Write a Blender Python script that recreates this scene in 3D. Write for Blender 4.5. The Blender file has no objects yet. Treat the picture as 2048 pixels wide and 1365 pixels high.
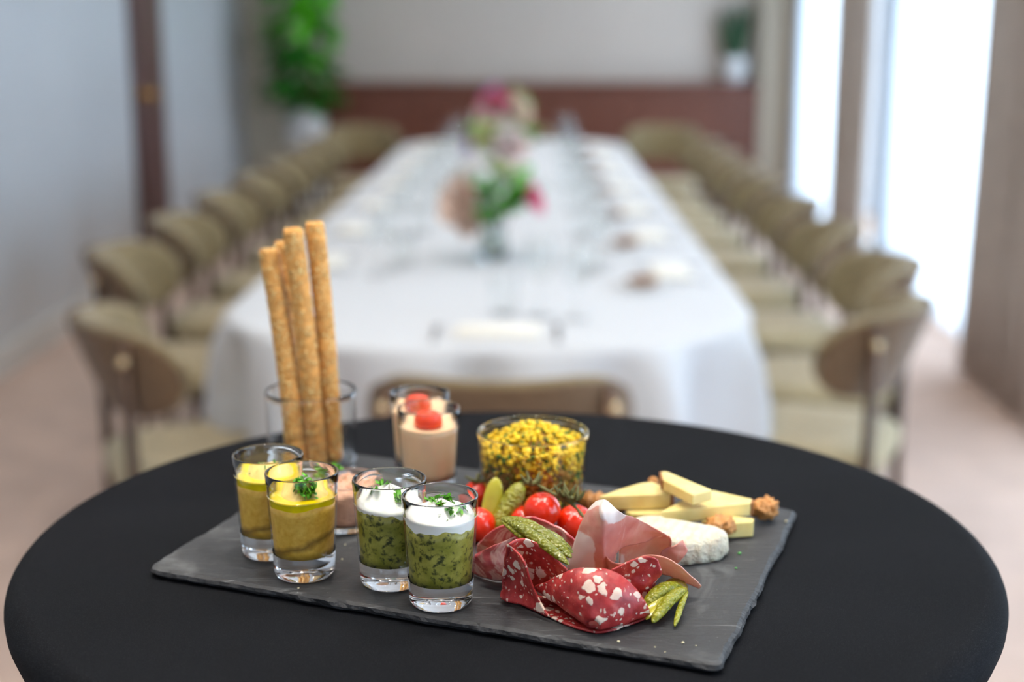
import bpy, bmesh, math, random
from mathutils import Vector, Matrix, noise
random.seed(7)
R = math.radians
PI = math.pi
scene = bpy.context.scene
col = scene.collection

# ------------------------------------------------------------------ camera
PITCH, YAW, CAMH, FPX = R(12.5), R(0.73), 1.455, 2844.0
cd = bpy.data.cameras.new('camera')
cd.sensor_width = 36.0
cd.lens = FPX * 36.0 / 2048.0
cd.dof.use_dof = True
cd.dof.focus_distance = 0.865
cd.dof.aperture_fstop = 3.3
cd.dof.aperture_blades = 0
cd.clip_start = 0.02
cam = bpy.data.objects.new('camera', cd)
cam.location = (0, 0, CAMH)
cam.rotation_euler = (PI/2 - PITCH, 0, YAW)
col.objects.link(cam)
scene.camera = cam

# ------------------------------------------------------------------ light
scene.view_settings.view_transform = 'Standard'
scene.view_settings.look = 'None'
scene.view_settings.gamma = 1.0
scene.view_settings.use_curve_mapping = False
scene.view_settings.exposure = 0.12
scene.cycles.use_denoising = True
scene.cycles.max_bounces = 9
scene.cycles.diffuse_bounces = 3
scene.cycles.glossy_bounces = 3
scene.cycles.transmission_bounces = 9
scene.cycles.caustics_reflective = False
scene.cycles.use_adaptive_sampling = True
scene.cycles.adaptive_threshold = 0.04
scene.cycles.transparent_max_bounces = 12
scene.cycles.sample_clamp_indirect = 6.0

world = bpy.data.worlds.new('world')
scene.world = world
world.use_nodes = True
wn = world.node_tree
wn.nodes['Background'].inputs[0].default_value = (0.62, 0.78, 1.0, 1)
wn.nodes['Background'].inputs[1].default_value = 1.6

def area(name, loc, rot, sx, sy, power, color):
    l = bpy.data.lights.new(name, 'AREA')
    l.shape = 'RECTANGLE'; l.size = sx; l.size_y = sy
    l.energy = power; l.color = color
    o = bpy.data.objects.new(name, l); o.location = loc; o.rotation_euler = rot
    col.objects.link(o)
    return o
# daylight outside each window of the right wall (y0, y1)
WINDOWS = [(8.8, 10.9), (5.95, 8.1), (2.6, 4.8), (-0.8, 1.4)]
WALLX = 2.12
for (a, b) in WINDOWS:
    area('window_or_fill_light', (WALLX + 0.55, (a + b)/2, 1.3), (0, R(90), 0), 2.6, b - a + 0.2, 125*(b - a)/2.0, (0.68, 0.84, 1.0))
# frontal fill, outside an unseen window added behind the camera
area('window_or_fill_light', (-0.05, -3.25, 1.35), (R(90), 0, PI), 3.4, 2.4, 250, (0.96, 0.97, 1.0))
# ceiling downlights: positions used again by their builder below
DOWNLIGHTS = [(x, y) for y in (0.35, 1.75, 3.3, 5.0, 6.7, 8.4, 10.1) for x in (-1.05, 0.95)] + [(-0.05, y) for y in (1.05, 2.6, 4.2, 5.9, 7.6, 9.3)] + [(-0.5, 0.75), (0.42, 0.75), (-0.5, 1.45), (0.42, 1.45)]  # the last four are added to brighten the cocktail table
DOWN_POWER = 27.0
DOWN_COLOR = (1.0, 0.92, 0.82)
CEIL = 2.75

# ------------------------------------------------------------------ pixel -> place
_r = Vector((math.cos(YAW), math.sin(YAW), 0))
_f = Vector((-math.sin(YAW)*math.cos(PITCH), math.cos(YAW)*math.cos(PITCH), -math.sin(PITCH)))
_u = _r.cross(_f)
def ray(px, py):
    return _f + _r*((px - 1024)/FPX) - _u*((py - 682.5)/FPX)
def P(px, py, z):
    d = ray(px, py); return Vector((0, 0, CAMH)) + d*((z - CAMH)/d.z)
def PY(px, py, y):
    d = ray(px, py); return Vector((0, 0, CAMH)) + d*(y/d.y)
ZT = 1.100           # cloth top
ZB = 1.107           # slate top
def B(px, py, h=0.0):
    return P(px, py, ZB + h)

# ------------------------------------------------------------------ materials
MATS = {}
class NT:
    def __init__(s, name):
        s.m = bpy.data.materials.new(name); s.m.use_nodes = True
        s.t = s.m.node_tree; s.n = s.t.nodes; s.l = s.t.links
        s.b = s.n['Principled BSDF']; s.out = s.n['Material Output']
    def node(s, typ, **kw):
        n = s.n.new(typ)
        for k, v in kw.items():
            if hasattr(n, k) and not k.startswith('i_'):
                setattr(n, k, v)
        return n
    def link(s, a, b): s.l.new(a, b)
    def coord(s, which='Object'):
        return s.node('ShaderNodeTexCoord').outputs[which]
    def mapping(s, vec, scale=(1,1,1), loc=(0,0,0), rot=(0,0,0)):
        n = s.node('ShaderNodeMapping'); s.link(vec, n.inputs[0])
        n.inputs['Scale'].default_value = scale; n.inputs['Location'].default_value = loc; n.inputs['Rotation'].default_value = rot
        return n.outputs[0]
    def noise(s, vec, scale, detail=3, rough=0.5, dist=0.0):
        n = s.node('ShaderNodeTexNoise'); s.link(vec, n.inputs['Vector'])
        n.inputs['Scale'].default_value = scale; n.inputs['Detail'].default_value = detail
        n.inputs['Roughness'].default_value = rough; n.inputs['Distortion'].default_value = dist
        return n.outputs['Fac']
    def voro(s, vec, scale, feature='F1', rand=1.0):
        n = s.node('ShaderNodeTexVoronoi'); n.feature = feature; s.link(vec, n.inputs['Vector'])
        n.inputs['Scale'].default_value = scale
        n.inputs['Randomness'].default_value = rand
        return n
    def ramp(s, fac, stops):
        n = s.node('ShaderNodeValToRGB'); s.link(fac, n.inputs[0])
        e = n.color_ramp.elements
        while len(e) < len(stops): e.new(0.5)
        for i, (p, c) in enumerate(stops):
            e[i].position = p; e[i].color = (c[0], c[1], c[2], 1) if len(c) == 3 else c
        return n.outputs[0]
    def mix(s, fac, a, b):
        n = s.node('ShaderNodeMix'); n.data_type = 'RGBA'
        for sock, v in ((n.inputs[0], fac), (n.inputs[6], a), (n.inputs[7], b)):
            if hasattr(v, 'links'): s.link(v, sock)
            elif isinstance(v, (int, float)): sock.default_value = v
            else: sock.default_value = (v[0], v[1], v[2], 1)
        return n.outputs[2]
    def math(s, op, a, b=None, c=None):
        n = s.node('ShaderNodeMath'); n.operation = op
        for i, v in enumerate((a, b, c)):
            if v is None: continue
            if hasattr(v, 'links'): s.link(v, n.inputs[i])
            else: n.inputs[i].default_value = v
        return n.outputs[0]
    def base(s, v):
        if hasattr(v, 'links'): s.link(v, s.b.inputs['Base Color'])
        else: s.b.inputs['Base Color'].default_value = (v[0], v[1], v[2], 1)
    def set(s, **kw):
        names = dict(rough='Roughness', metal='Metallic', spec='Specular IOR Level', trans='Transmission Weight', ior='IOR',
                     sss='Subsurface Weight', sheen='Sheen Weight', sheen_rough='Sheen Roughness', coat='Coat Weight', coat_rough='Coat Roughness', alpha='Alpha')
        for k, v in kw.items():
            i = s.b.inputs[names[k]]
            if hasattr(v, 'links'): s.link(v, i)
            else: i.default_value = v
    def bump(s, h, strength=0.3, dist=0.001):
        n = s.node('ShaderNodeBump'); s.link(h, n.inputs['Height'])
        n.inputs['Strength'].default_value = strength; n.inputs['Distance'].default_value = dist
        s.link(n.outputs[0], s.b.inputs['Normal'])
def srgb(r, g, b):
    def f(c):
        c /= 255.0
        return c/12.92 if c <= 0.04045 else ((c + 0.055)/1.055)**2.4
    return (f(r), f(g), f(b))
def simple(name, c, rough=0.5, var=0.12, scale=30.0, bump=0.0, bscale=None, bdist=0.001, **kw):
    t = NT(name); v = t.coord()
    nz = t.noise(v, scale, 4)
    lo = tuple(max(0, x*(1 - var)) for x in c); hi = tuple(min(1, x*(1 + var)) for x in c)
    t.base(t.ramp(nz, [(0.3, lo), (0.7, hi)]))
    t.set(rough=rough, **kw)
    if bump: t.bump(t.noise(v, bscale or scale*4, 3), bump, bdist)
    MATS[name] = t.m
    return t.m
def M(n): return MATS[n]

# glass
t = NT('glass'); t.base((1, 1, 1)); t.set(rough=0.0, trans=1.0, ior=1.47); MATS['glass'] = t.m
t = NT('vase_glass'); t.base((0.93, 0.97, 0.95)); t.set(rough=0.02, trans=1.0, ior=1.45); MATS['vase_glass'] = t.m
t = NT('water'); t.base((0.95, 1, 0.97)); t.set(rough=0.0, trans=1.0, ior=1.33); MATS['water'] = t.m

# thin glass walls: clear with mirror reflection growing at grazing angles
t = NT('thin_glass'); g = t.node('ShaderNodeBsdfGlossy'); g.inputs['Roughness'].default_value = 0.0
tp = t.node('ShaderNodeBsdfTransparent'); tp.inputs[0].default_value = (0.988, 0.993, 0.99, 1); fr = t.node('ShaderNodeLayerWeight'); fr.inputs['Blend'].default_value = 0.5
sch = t.math('ADD', t.math('MULTIPLY', t.math('POWER', fr.outputs['Facing'], 5.0), 0.96), 0.04)
mx = t.node('ShaderNodeMixShader'); t.link(sch, mx.inputs[0]); t.link(tp.outputs[0], mx.inputs[1]); t.link(g.outputs[0], mx.inputs[2]); t.link(mx.outputs[0], t.out.inputs[0]); MATS['thin_glass'] = t.m

# black stretch fabric
t = NT('black_fabric'); v = t.coord()
w = t.node('ShaderNodeTexWave'); t.link(t.mapping(v, (1, 1, 1), rot=(0, 0, 0.6)), w.inputs['Vector']); w.inputs['Scale'].default_value = 700; w.inputs['Distortion'].default_value = 1.5
sp = t.noise(v, 2600, 1)
cl = t.ramp(t.noise(v, 9, 3), [(0.3, (0.0046, 0.0051, 0.0066)), (0.7, (0.0064, 0.0071, 0.0090))])
t.base(t.mix(t.ramp(sp, [(0.62, (0, 0, 0)), (0.75, (1, 1, 1))]), cl, (0.06, 0.062, 0.067)))
t.set(rough=0.85, spec=0.07)
t.bump(t.math('ADD', w.outputs['Fac'], sp), 0.25, 0.0004); MATS['black_fabric'] = t.m

# slate
t = NT('slate'); v = t.coord()
big = t.noise(v, 11, 6, 0.6, 0.6); fine = t.noise(t.mapping(v, (1, 3.2, 1), rot=(0, 0, -0.35)), 95, 5, 0.65)
c1 = t.ramp(big, [(0.3, (0.026, 0.027, 0.030)), (0.55, (0.042, 0.044, 0.047)), (0.70, (0.14, 0.146, 0.15))])
scr = t.noise(t.mapping(v, (2.0, 26, 2), rot=(0, 0, 0.5)), 9, 4, 0.7, 1.5)
c2 = t.mix(t.ramp(scr, [(0.60, (0, 0, 0)), (0.72, (0.6, 0.6, 0.6))]), c1, (0.24, 0.25, 0.255))
dust = t.noise(v, 420, 2)
c3 = t.mix(t.ramp(dust, [(0.72, (0, 0, 0)), (0.78, (0.7, 0.7, 0.7))]), c2, (0.28, 0.29, 0.29))
t.base(c3); t.set(rough=t.ramp(big, [(0.3, (0.42,)*3), (0.7, (0.62,)*3)]), spec=0.28)
t.bump(t.math('ADD', t.math('MULTIPLY', big, 2.0), fine), 0.5, 0.0012); MATS['slate'] = t.m
simple('slate_edge', (0.03, 0.031, 0.034), 0.7, 0.6, 160, 0.8, 300, 0.0015)

# hummus with the dark of a slanting crease painted into its colour
t = NT('hummus'); v = t.coord()
sep = t.node('ShaderNodeSeparateXYZ'); t.link(v, sep.inputs[0])
plane = t.math('SUBTRACT', sep.outputs['Z'], t.math('ADD', t.math('MULTIPLY', sep.outputs['X'], 0.33), 0.0235))
plane = t.math('ADD', plane, t.math('MULTIPLY', t.noise(v, 60, 3), 0.010))
plane = t.math('ABSOLUTE', t.math('SUBTRACT', plane, 0.005))
line = t.ramp(plane, [(0.0, (0.75,)*3), (0.0011, (0.0,)*3)])
c = t.ramp(t.noise(v, 260, 4), [(0.3, srgb(214, 160, 50)), (0.7, srgb(234, 188, 80))])
t.base(t.mix(line, c, srgb(92, 66, 24))); t.set(rough=0.45, sss=0.05)
t.bump(t.noise(v, 500, 3), 0.3, 0.0006); MATS['hummus'] = t.m
simple('hummus_top', srgb(226, 196, 112), 0.45, 0.08, 200, 0.4, 500, 0.0006)
simple('olive_oil', srgb(242, 212, 8), 0.08, 0.12, 90, 0.15, 120, 0.0008, coat=0.6)
# green puree
t = NT('green_puree'); v = t.coord()
n1 = t.noise(v, 120, 5, 0.6); n2 = t.noise(v, 260, 4, 0.6, 0.2)
c = t.ramp(n1, [(0.3, srgb(126, 124, 36)), (0.7, srgb(172, 162, 74))])
c = t.mix(t.ramp(n2, [(0.50, (0, 0, 0)), (0.64, (0.95,)*3)]), c, srgb(34, 42, 12))
t.base(c); t.set(rough=0.4); t.bump(n2, 0.3, 0.0006); MATS['green_puree'] = t.m
simple('white_cream', srgb(244, 242, 234), 0.28, 0.015, 40, 0.12, 160, 0.0008, sss=0.12)
simple('pink_cream', srgb(248, 210, 166), 0.35, 0.03, 60, sss=0.08)
simple('parsley', srgb(92, 164, 34), 0.5, 0.45, 300)
simple('parsley_dark', srgb(66, 130, 28), 0.5, 0.45, 300)
simple('tomato', srgb(232, 46, 8), 0.16, 0.14, 60, sss=0.06, coat=0.4)
simple('tomato_flesh', srgb(236, 66, 24), 0.25, 0.12, 140, 0.3, 300, 0.0006, sss=0.1)
simple('vine', srgb(92, 92, 44), 0.6, 0.35, 160)
# gherkin
t = NT('gherkin'); v = t.coord()
vz = t.voro(v, 420)
c = t.ramp(t.noise(v, 70, 3), [(0.3, srgb(112, 116, 12)), (0.7, srgb(158, 154, 24))])
t.base(t.mix(t.ramp(vz.outputs['Distance'], [(0.0, (0.45,)*3), (0.35, (0, 0, 0))]), c, srgb(178, 172, 44)))
t.set(rough=0.3, coat=0.15, sss=0.04)
inv = t.math('SUBTRACT', 1.0, vz.outputs['Distance'])
t.bump(inv, 0.75, 0.0016); MATS['gherkin'] = t.m
t = NT('gherkin_dark'); v = t.coord(); vz = t.voro(v, 420)
c = t.ramp(t.noise(v, 70, 3), [(0.3, srgb(92, 100, 10)), (0.7, srgb(130, 130, 20))])
t.base(t.mix(t.ramp(vz.outputs['Distance'], [(0.0, (0.4,)*3), (0.35, (0, 0, 0))]), c, srgb(150, 148, 40)))
t.set(rough=0.25, coat=0.2, sss=0.03); t.bump(t.math('SUBTRACT', 1.0, vz.outputs['Distance']), 0.75, 0.0016); MATS['gherkin_dark'] = t.m
simple('gherkin_flesh', srgb(178, 172, 50), 0.2, 0.12, 120, 0.1, 200, 0.0005, coat=0.4, sss=0.06)
simple('gherkin_tip', srgb(116, 92, 24), 0.35, 0.25, 200, 0.4, 400, 0.001)
# salami
t = NT('salami'); v = t.coord()
dv = t.node('ShaderNodeTexNoise'); t.link(v, dv.inputs['Vector']); dv.inputs['Scale'].default_value = 160; dv.inputs['Detail'].default_value = 2
va = t.node('ShaderNodeVectorMath'); va.operation = 'MULTIPLY_ADD'; t.link(dv.outputs['Color'], va.inputs[0]); va.inputs[1].default_value = (0.006, 0.006, 0.006); t.link(v, va.inputs[2])
w1 = t.voro(va.outputs[0], 125); w2 = t.voro(va.outputs[0], 300)
sc1 = t.node('ShaderNodeSeparateColor'); t.link(w1.outputs['Color'], sc1.inputs[0])
thr1 = t.math('ADD', t.math('MULTIPLY', sc1.outputs[0], 0.50), 0.10)
m1 = t.math('GREATER_THAN', thr1, w1.outputs['Distance'])
m1s = t.ramp(t.math('SUBTRACT', thr1, w1.outputs['Distance']), [(0.0, (0, 0, 0)), (0.06, (1, 1, 1))])
sc2 = t.node('ShaderNodeSeparateColor'); t.link(w2.outputs['Color'], sc2.inputs[0])
m2s = t.ramp(t.math('SUBTRACT', t.math('MULTIPLY', sc2.outputs[1], 0.38), w2.outputs['Distance']), [(0.0, (0, 0, 0)), (0.08, (0.85,)*3)])
mask = t.math('MAXIMUM', m1s, m2s)
red = t.ramp(t.noise(v, 150, 5, 0.6), [(0.3, srgb(140, 28, 30)), (0.55, srgb(174, 48, 48)), (0.75, srgb(198, 86, 76))])
fat = t.ramp(t.noise(v, 90, 3), [(0.3, srgb(224, 184, 168)), (0.7, srgb(240, 220, 198))])
t.base(t.mix(mask, red, fat)); t.set(rough=t.ramp(t.noise(v, 60, 3), [(0.3, (0.28,)*3), (0.7, (0.5,)*3)]), sss=0.05)
t.bump(t.math('ADD', mask, t.noise(v, 260, 4)), 0.35, 0.0008); MATS['salami'] = t.m
simple('salami_skin', srgb(186, 138, 112), 0.6, 0.25, 200, 0.5, 300, 0.0008)
# coppa
t = NT('coppa'); v = t.coord()
n1 = t.noise(v, 42, 4, 0.55, 1.6); n2 = t.noise(v, 180, 3)
red = t.ramp(n2, [(0.3, srgb(172, 48, 60)), (0.7, srgb(212, 104, 108))])
t.base(t.mix(t.ramp(n1, [(0.46, (0, 0, 0)), (0.53, (0.85,)*3), (0.62, (0.05,)*3)]), red, srgb(236, 196, 186)))
t.set(rough=0.33, sss=0.05); t.bump(n1, 0.3, 0.001); MATS['coppa'] = t.m
# ham: lean pink with streaks, white fat where the slice carries it ("fat" attribute)
t = NT('ham'); v = t.coord()
at = t.node('ShaderNodeAttribute'); at.attribute_name = 'fat'
st = t.noise(t.mapping(v, (1, 1, 0.35), rot=(0.3, 0.5, 0.2)), 85, 5, 0.6, 2.2)
lean = t.ramp(t.noise(v, 38, 4, 0.55, 0.6), [(0.25, srgb(208, 116, 108)), (0.5, srgb(226, 152, 138)), (0.78, srgb(236, 188, 166))])
lean = t.mix(t.ramp(st, [(0.58, (0, 0, 0)), (0.66, (0.45,)*3), (0.72, (0, 0, 0))]), lean, srgb(236, 196, 180))
fatm = t.ramp(t.math('ADD', at.outputs['Fac'], t.math('MULTIPLY', t.math('SUBTRACT', t.noise(v, 130, 3), 0.5), 0.35)), [(0.42, (0, 0, 0)), (0.52, (1, 1, 1))])
t.base(t.mix(fatm, lean, srgb(246, 232, 222))); t.set(rough=0.3, sss=0.08)
tr = t.node('ShaderNodeBsdfTranslucent'); tr.inputs[0].default_value = (*srgb(232, 128, 100), 1)
mx = t.node('ShaderNodeMixShader'); mx.inputs[0].default_value = 0.22
t.link(t.b.outputs[0], mx.inputs[1]); t.link(tr.outputs[0], mx.inputs[2]); t.link(mx.outputs[0], t.out.inputs[0])
t.bump(st, 0.2, 0.0008); MATS['ham'] = t.m
# cheeses, nuts, bread
t = NT('hard_cheese'); v = t.coord()
t.base(t.ramp(t.noise(v, 55, 3), [(0.3, srgb(226, 198, 118)), (0.7, srgb(242, 222, 152))])); t.set(rough=0.42, sss=0.12)
t.bump(t.noise(v, 220, 3), 0.15, 0.0006); MATS['hard_cheese'] = t.m
simple('cheese_rind', srgb(150, 98, 56), 0.8, 0.4, 240, 0.6, 400, 0.001)
t = NT('soft_cheese'); v = t.coord()
ri = t.node('ShaderNodeTexWave'); t.link(t.mapping(v, (1, 1, 1), rot=(0, 0, 0.35)), ri.inputs['Vector']); ri.inputs['Scale'].default_value = 42; ri.inputs['Distortion'].default_value = 2.5; ri.inputs['Detail'].default_value = 3
n = t.noise(v, 75, 4)
t.base(t.mix(t.ramp(n, [(0.45, (0, 0, 0)), (0.7, (0.55,)*3)]), srgb(214, 208, 188), srgb(192, 176, 138))); t.set(rough=0.75, sss=0.08)
t.bump(t.math('ADD', t.math('MULTIPLY', ri.outputs['Fac'], 0.5), t.noise(v, 380, 4)), 0.9, 0.0022); MATS['soft_cheese'] = t.m
simple('walnut', srgb(198, 138, 76), 0.55, 0.35, 120, 0.5, 260, 0.001)
simple('breadstick', srgb(220, 158, 82), 0.7, 0.25, 160, 0.6, 420, 0.001)
simple('sesame', srgb(246, 208, 142), 0.55, 0.3, 260)
simple('egg_yellow', srgb(234, 192, 16), 0.5, 0.22, 160, sss=0.05)
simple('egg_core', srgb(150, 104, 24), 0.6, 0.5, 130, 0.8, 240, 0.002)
simple('chive', srgb(70, 112, 24), 0.45, 0.5, 200)
simple('rillettes', srgb(206, 156, 128), 0.5, 0.22, 150, 0.6, 320, 0.0012)
simple('crumb', srgb(214, 204, 170), 0.7, 0.2, 300)
simple('green_fleck', srgb(88, 170, 84), 0.5, 0.2, 300)

# room
simple('carpet', srgb(206, 180, 164), 0.95, 0.10, 5, 0.5, 220, 0.006)
t = NT('wall_panel'); v = t.coord(); t.base(t.ramp(t.noise(v, 1.2, 2), [(0.3, srgb(200, 203, 206)), (0.7, srgb(208, 211, 213))])); t.set(rough=0.38, coat=0.25, coat_rough=0.28); MATS['wall_panel'] = t.m
simple('wall_paint', srgb(212, 198, 184), 0.9, 0.03, 2)
simple('wall_beige', srgb(206, 192, 170), 0.9, 0.03, 2)
simple('ceiling_paint', srgb(235, 232, 228), 0.95, 0.02, 2)
simple('baseboard', srgb(214, 210, 204), 0.6, 0.03, 3)
t = NT('dark_wood'); v = t.coord(); g = t.noise(t.mapping(v, (14, 14, 0.9)), 5, 5, 0.6, 0.8)
t.base(t.ramp(g, [(0.3, srgb(108, 60, 44)), (0.7, srgb(134, 80, 58))])); t.set(rough=0.45); t.bump(g, 0.2, 0.002); MATS['dark_wood'] = t.m
t = NT('door_wood'); v = t.coord(); g = t.noise(t.mapping(v, (14, 14, 0.9)), 5, 5, 0.6, 0.8)
t.base(t.ramp(g, [(0.3, srgb(84, 56, 52)), (0.7, srgb(104, 74, 68))])); t.set(rough=0.4); MATS['door_wood'] = t.m
simple('brass', srgb(206, 158, 84), 0.22, 0.05, 20, metal=1.0)
simple('drape', srgb(192, 178, 166), 0.95, 0.08, 14, 0.3, 300, 0.002)
simple('window_frame', srgb(225, 226, 226), 0.5, 0.03, 4)
t = NT('pane'); g = t.node('ShaderNodeBsdfGlossy'); g.inputs['Roughness'].default_value = 0.02
tp = t.node('ShaderNodeBsdfTransparent'); mx = t.node('ShaderNodeMixShader'); mx.inputs[0].default_value = 0.06
t.link(tp.outputs[0], mx.inputs[1]); t.link(g.outputs[0], mx.inputs[2]); t.link(mx.outputs[0], t.out.inputs[0]); MATS['pane'] = t.m
t = NT('sheer'); v = t.coord()
tl = t.node('ShaderNodeBsdfTranslucent'); df = t.node('ShaderNodeBsdfDiffuse'); tp = t.node('ShaderNodeBsdfTransparent')
wv = t.noise(v, 900, 1); cc = t.ramp(wv, [(0.3, (0.82, 0.87, 0.93)), (0.7, (0.88, 0.92, 0.96))])
t.link(cc, tl.inputs[0]); t.link(cc, df.inputs[0])
m1 = t.node('ShaderNodeMixShader'); m1.inputs[0].default_value = 0.25; t.link(tl.outputs[0], m1.inputs[1]); t.link(df.outputs[0], m1.inputs[2])
m2 = t.node('ShaderNodeMixShader'); m2.inputs[0].default_value = 0.03; t.link(m1.outputs[0], m2.inputs[1]); t.link(tp.outputs[0], m2.inputs[2]); t.link(m2.outputs[0], t.out.inputs[0]); MATS['sheer'] = t.m
simple('chair_fabric', srgb(138, 120, 84), 0.95, 0.22, 40, 0.8, 180, 0.006, sheen=0.3)
simple('chair_outer', srgb(104, 80, 54), 0.9, 0.18, 60, 0.6, 260, 0.003, sheen=0.2)
simple('chair_seat', srgb(172, 155, 118), 0.95, 0.15, 40, 0.8, 180, 0.006, sheen=0.3)
simple('bronze_metal', srgb(84, 66, 54), 0.32, 0.12, 20, metal=0.75)
simple('bolt_metal', srgb(214, 190, 150), 0.25, 0.05, 20, metal=1.0)
simple('white_cloth', srgb(206, 207, 208), 0.9, 0.015, 6, 0.2, 400, 0.001, sheen=0.15)
simple('napkin', srgb(240, 236, 224), 0.9, 0.02, 10)
simple('silver', srgb(196, 198, 202), 0.18, 0.05, 20, metal=1.0)
simple('porcelain', srgb(240, 240, 238), 0.2, 0.01, 10)
simple('roll_crust', srgb(150, 116, 90), 0.6, 0.25, 60)
simple('plain_wood', srgb(120, 96, 72), 0.6, 0.2, 20)
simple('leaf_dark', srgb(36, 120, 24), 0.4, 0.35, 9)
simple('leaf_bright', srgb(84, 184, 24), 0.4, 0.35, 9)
simple('leaf_bouquet', srgb(84, 172, 36), 0.45, 0.35, 30)
simple('spiky_leaf', srgb(52, 88, 56), 0.45, 0.3, 20)
simple('trunk', srgb(104, 80, 56), 0.8, 0.3, 30, 0.5)
simple('pot_white', srgb(222, 220, 216), 0.35, 0.02, 6)
simple('soil', srgb(58, 44, 34), 0.95, 0.4, 60, 0.6)
simple('rose_peach', srgb(255, 222, 202), 0.55, 0.10, 40)
simple('rose_pink', srgb(238, 120, 154), 0.55, 0.12, 40)
simple('rose_blush', srgb(248, 226, 220), 0.55, 0.08, 40)
simple('rose_cream', srgb(214, 214, 150), 0.55, 0.10, 40)
simple('flower_purple', srgb(168, 138, 190), 0.55, 0.15, 40)
t = NT('lamp_glow'); t.base((1, 1, 1)); t.b.inputs['Emission Color'].default_value = (1.0, 0.86, 0.7, 1); t.b.inputs['Emission Strength'].default_value = 12.0; MATS['lamp_glow'] = t.m
simple('lamp_ring', (0.8, 0.8, 0.8), 0.4, 0.02)

# ------------------------------------------------------------------ builders
def tag(o, label, cat=None, group=None, kind=None):
    if label: o['label'] = label
    if cat: o['category'] = cat
    if group: o['group'] = group
    if kind: o['kind'] = kind
    return o
def thing(name, label, cat, loc=(0, 0, 0), rotz=0, group=None):
    o = bpy.data.objects.new(name, None); o.empty_display_size = 0.02
    o.location = loc; o.rotation_euler = (0, 0, rotz); col.objects.link(o)
    return tag(o, label, cat, group)
def world_loc(o):
    v = Vector((0, 0, 0))
    while o is not None:
        v += o.location; o = o.parent
    return v
def obj(name, geo, mat, parent=None, loc=None, smooth=True):
    """geo = (verts, faces[, face material indices]) in world space; loc = origin for a top-level mesh."""
    verts, faces = geo[0], geo[1]
    me = bpy.data.meshes.new(name)
    org = world_loc(parent) if parent else Vector(loc if loc is not None else (0, 0, 0))
    me.from_pydata([tuple(Vector(v) - org) for v in verts], [], [tuple(f) for f in faces])
    mats = mat if isinstance(mat, (list, tuple)) else [mat]
    for m in mats: me.materials.append(M(m) if isinstance(m, str) else m)
    if len(geo) > 2 and geo[2] is not None:
        me.polygons.foreach_set('material_index', geo[2])
    if smooth: me.polygons.foreach_set('use_smooth', [True]*len(me.polygons))
    me.update()
    o = bpy.data.objects.new(name, me)
    if parent: o.parent = parent
    else: o.location = org
    col.objects.link(o)
    return o
def struct(name, geo, mat, parent=None, smooth=False):
    o = obj(name, geo, mat, parent, smooth=smooth)
    if not parent: o['kind'] = 'structure'
    return o
def join(*geos):
    V, Fc = [], []
    for g in geos:
        k = len(V); V += list(g[0]); Fc += [tuple(i + k for i in f) for f in g[1]]
    return V, Fc
def xf(geo, m):
    return [m @ Vector(v) for v in geo[0]], geo[1]
def move(geo, d):
    d = Vector(d); return [Vector(v) + d for v in geo[0]], geo[1]
def box(c, s, bev=0.0):
    x, y, z = [k/2 for k in s]; c = Vector(c)
    if bev <= 0:
        V = [c + Vector((i*x, j*y, k*z)) for i in (-1, 1) for j in (-1, 1) for k in (-1, 1)]
        return V, [(0, 1, 3, 2), (4, 6, 7, 5), (0, 4, 5, 1), (2, 3, 7, 6), (0, 2, 6, 4), (1, 5, 7, 3)]
    bm = bmesh.new(); bmesh.ops.create_cube(bm, size=1)
    for v in bm.verts: v.co = Vector((v.co.x*s[0], v.co.y*s[1], v.co.z*s[2]))
    bmesh.ops.bevel(bm, geom=bm.edges[:], offset=bev, segments=2, profile=0.5, affect='EDGES')
    return bmgeo(bm, c)
def bmgeo(bm, off=(0, 0, 0)):
    bm.verts.index_update(); off = Vector(off)
    g = [v.co + off for v in bm.verts], [tuple(v.index for v in f.verts) for f in bm.faces]
    bm.free(); return g
def lathe(prof, n=48, center=(0, 0, 0), closed=False):
    c = Vector(center); V, Fc = [], []; m = len(prof)
    for (r, z) in prof:
        for k in range(n):
            a = 2*PI*k/n; V.append(c + Vector((r*math.cos(a), r*math.sin(a), z)))
    for i in range(m if closed else m - 1):
        j = (i + 1) % m
        for k in range(n):
            Fc.append((i*n + k, i*n + (k + 1) % n, j*n + (k + 1) % n, j*n + k))
    if not closed:
        if prof[0][0] > 1e-6: Fc.append(tuple(reversed(range(n))))
        if prof[-1][0] > 1e-6: Fc.append(tuple(range((m - 1)*n, m*n)))
    return V, Fc
def tube(pts, rad, n=8, cap=True):
    pts = [Vector(p) for p in pts]; rads = rad if isinstance(rad, (list, tuple)) else [rad]*len(pts)
    V, Fc = [], []; prev = None
    for i, p in enumerate(pts):
        d = (pts[min(i + 1, len(pts) - 1)] - pts[max(i - 1, 0)]).normalized()
        if prev is None:
            a = Vector((0, 0, 1)) if abs(d.z) < 0.9 else Vector((1, 0, 0))
            prev = d.cross(a).normalized()
        prev = (prev - d*prev.dot(d)).normalized(); s = d.cross(prev)
        for k in range(n):
            t = 2*PI*k/n; V.append(p + (prev*math.cos(t) + s*math.sin(t))*rads[i])
    for i in range(len(pts) - 1):
        for k in range(n):
            Fc.append((i*n + k, i*n + (k + 1) % n, (i + 1)*n + (k + 1) % n, (i + 1)*n + k))
    if cap: Fc.append(tuple(reversed(range(n)))); Fc.append(tuple(range((len(pts) - 1)*n, len(pts)*n)))
    return V, Fc
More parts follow.
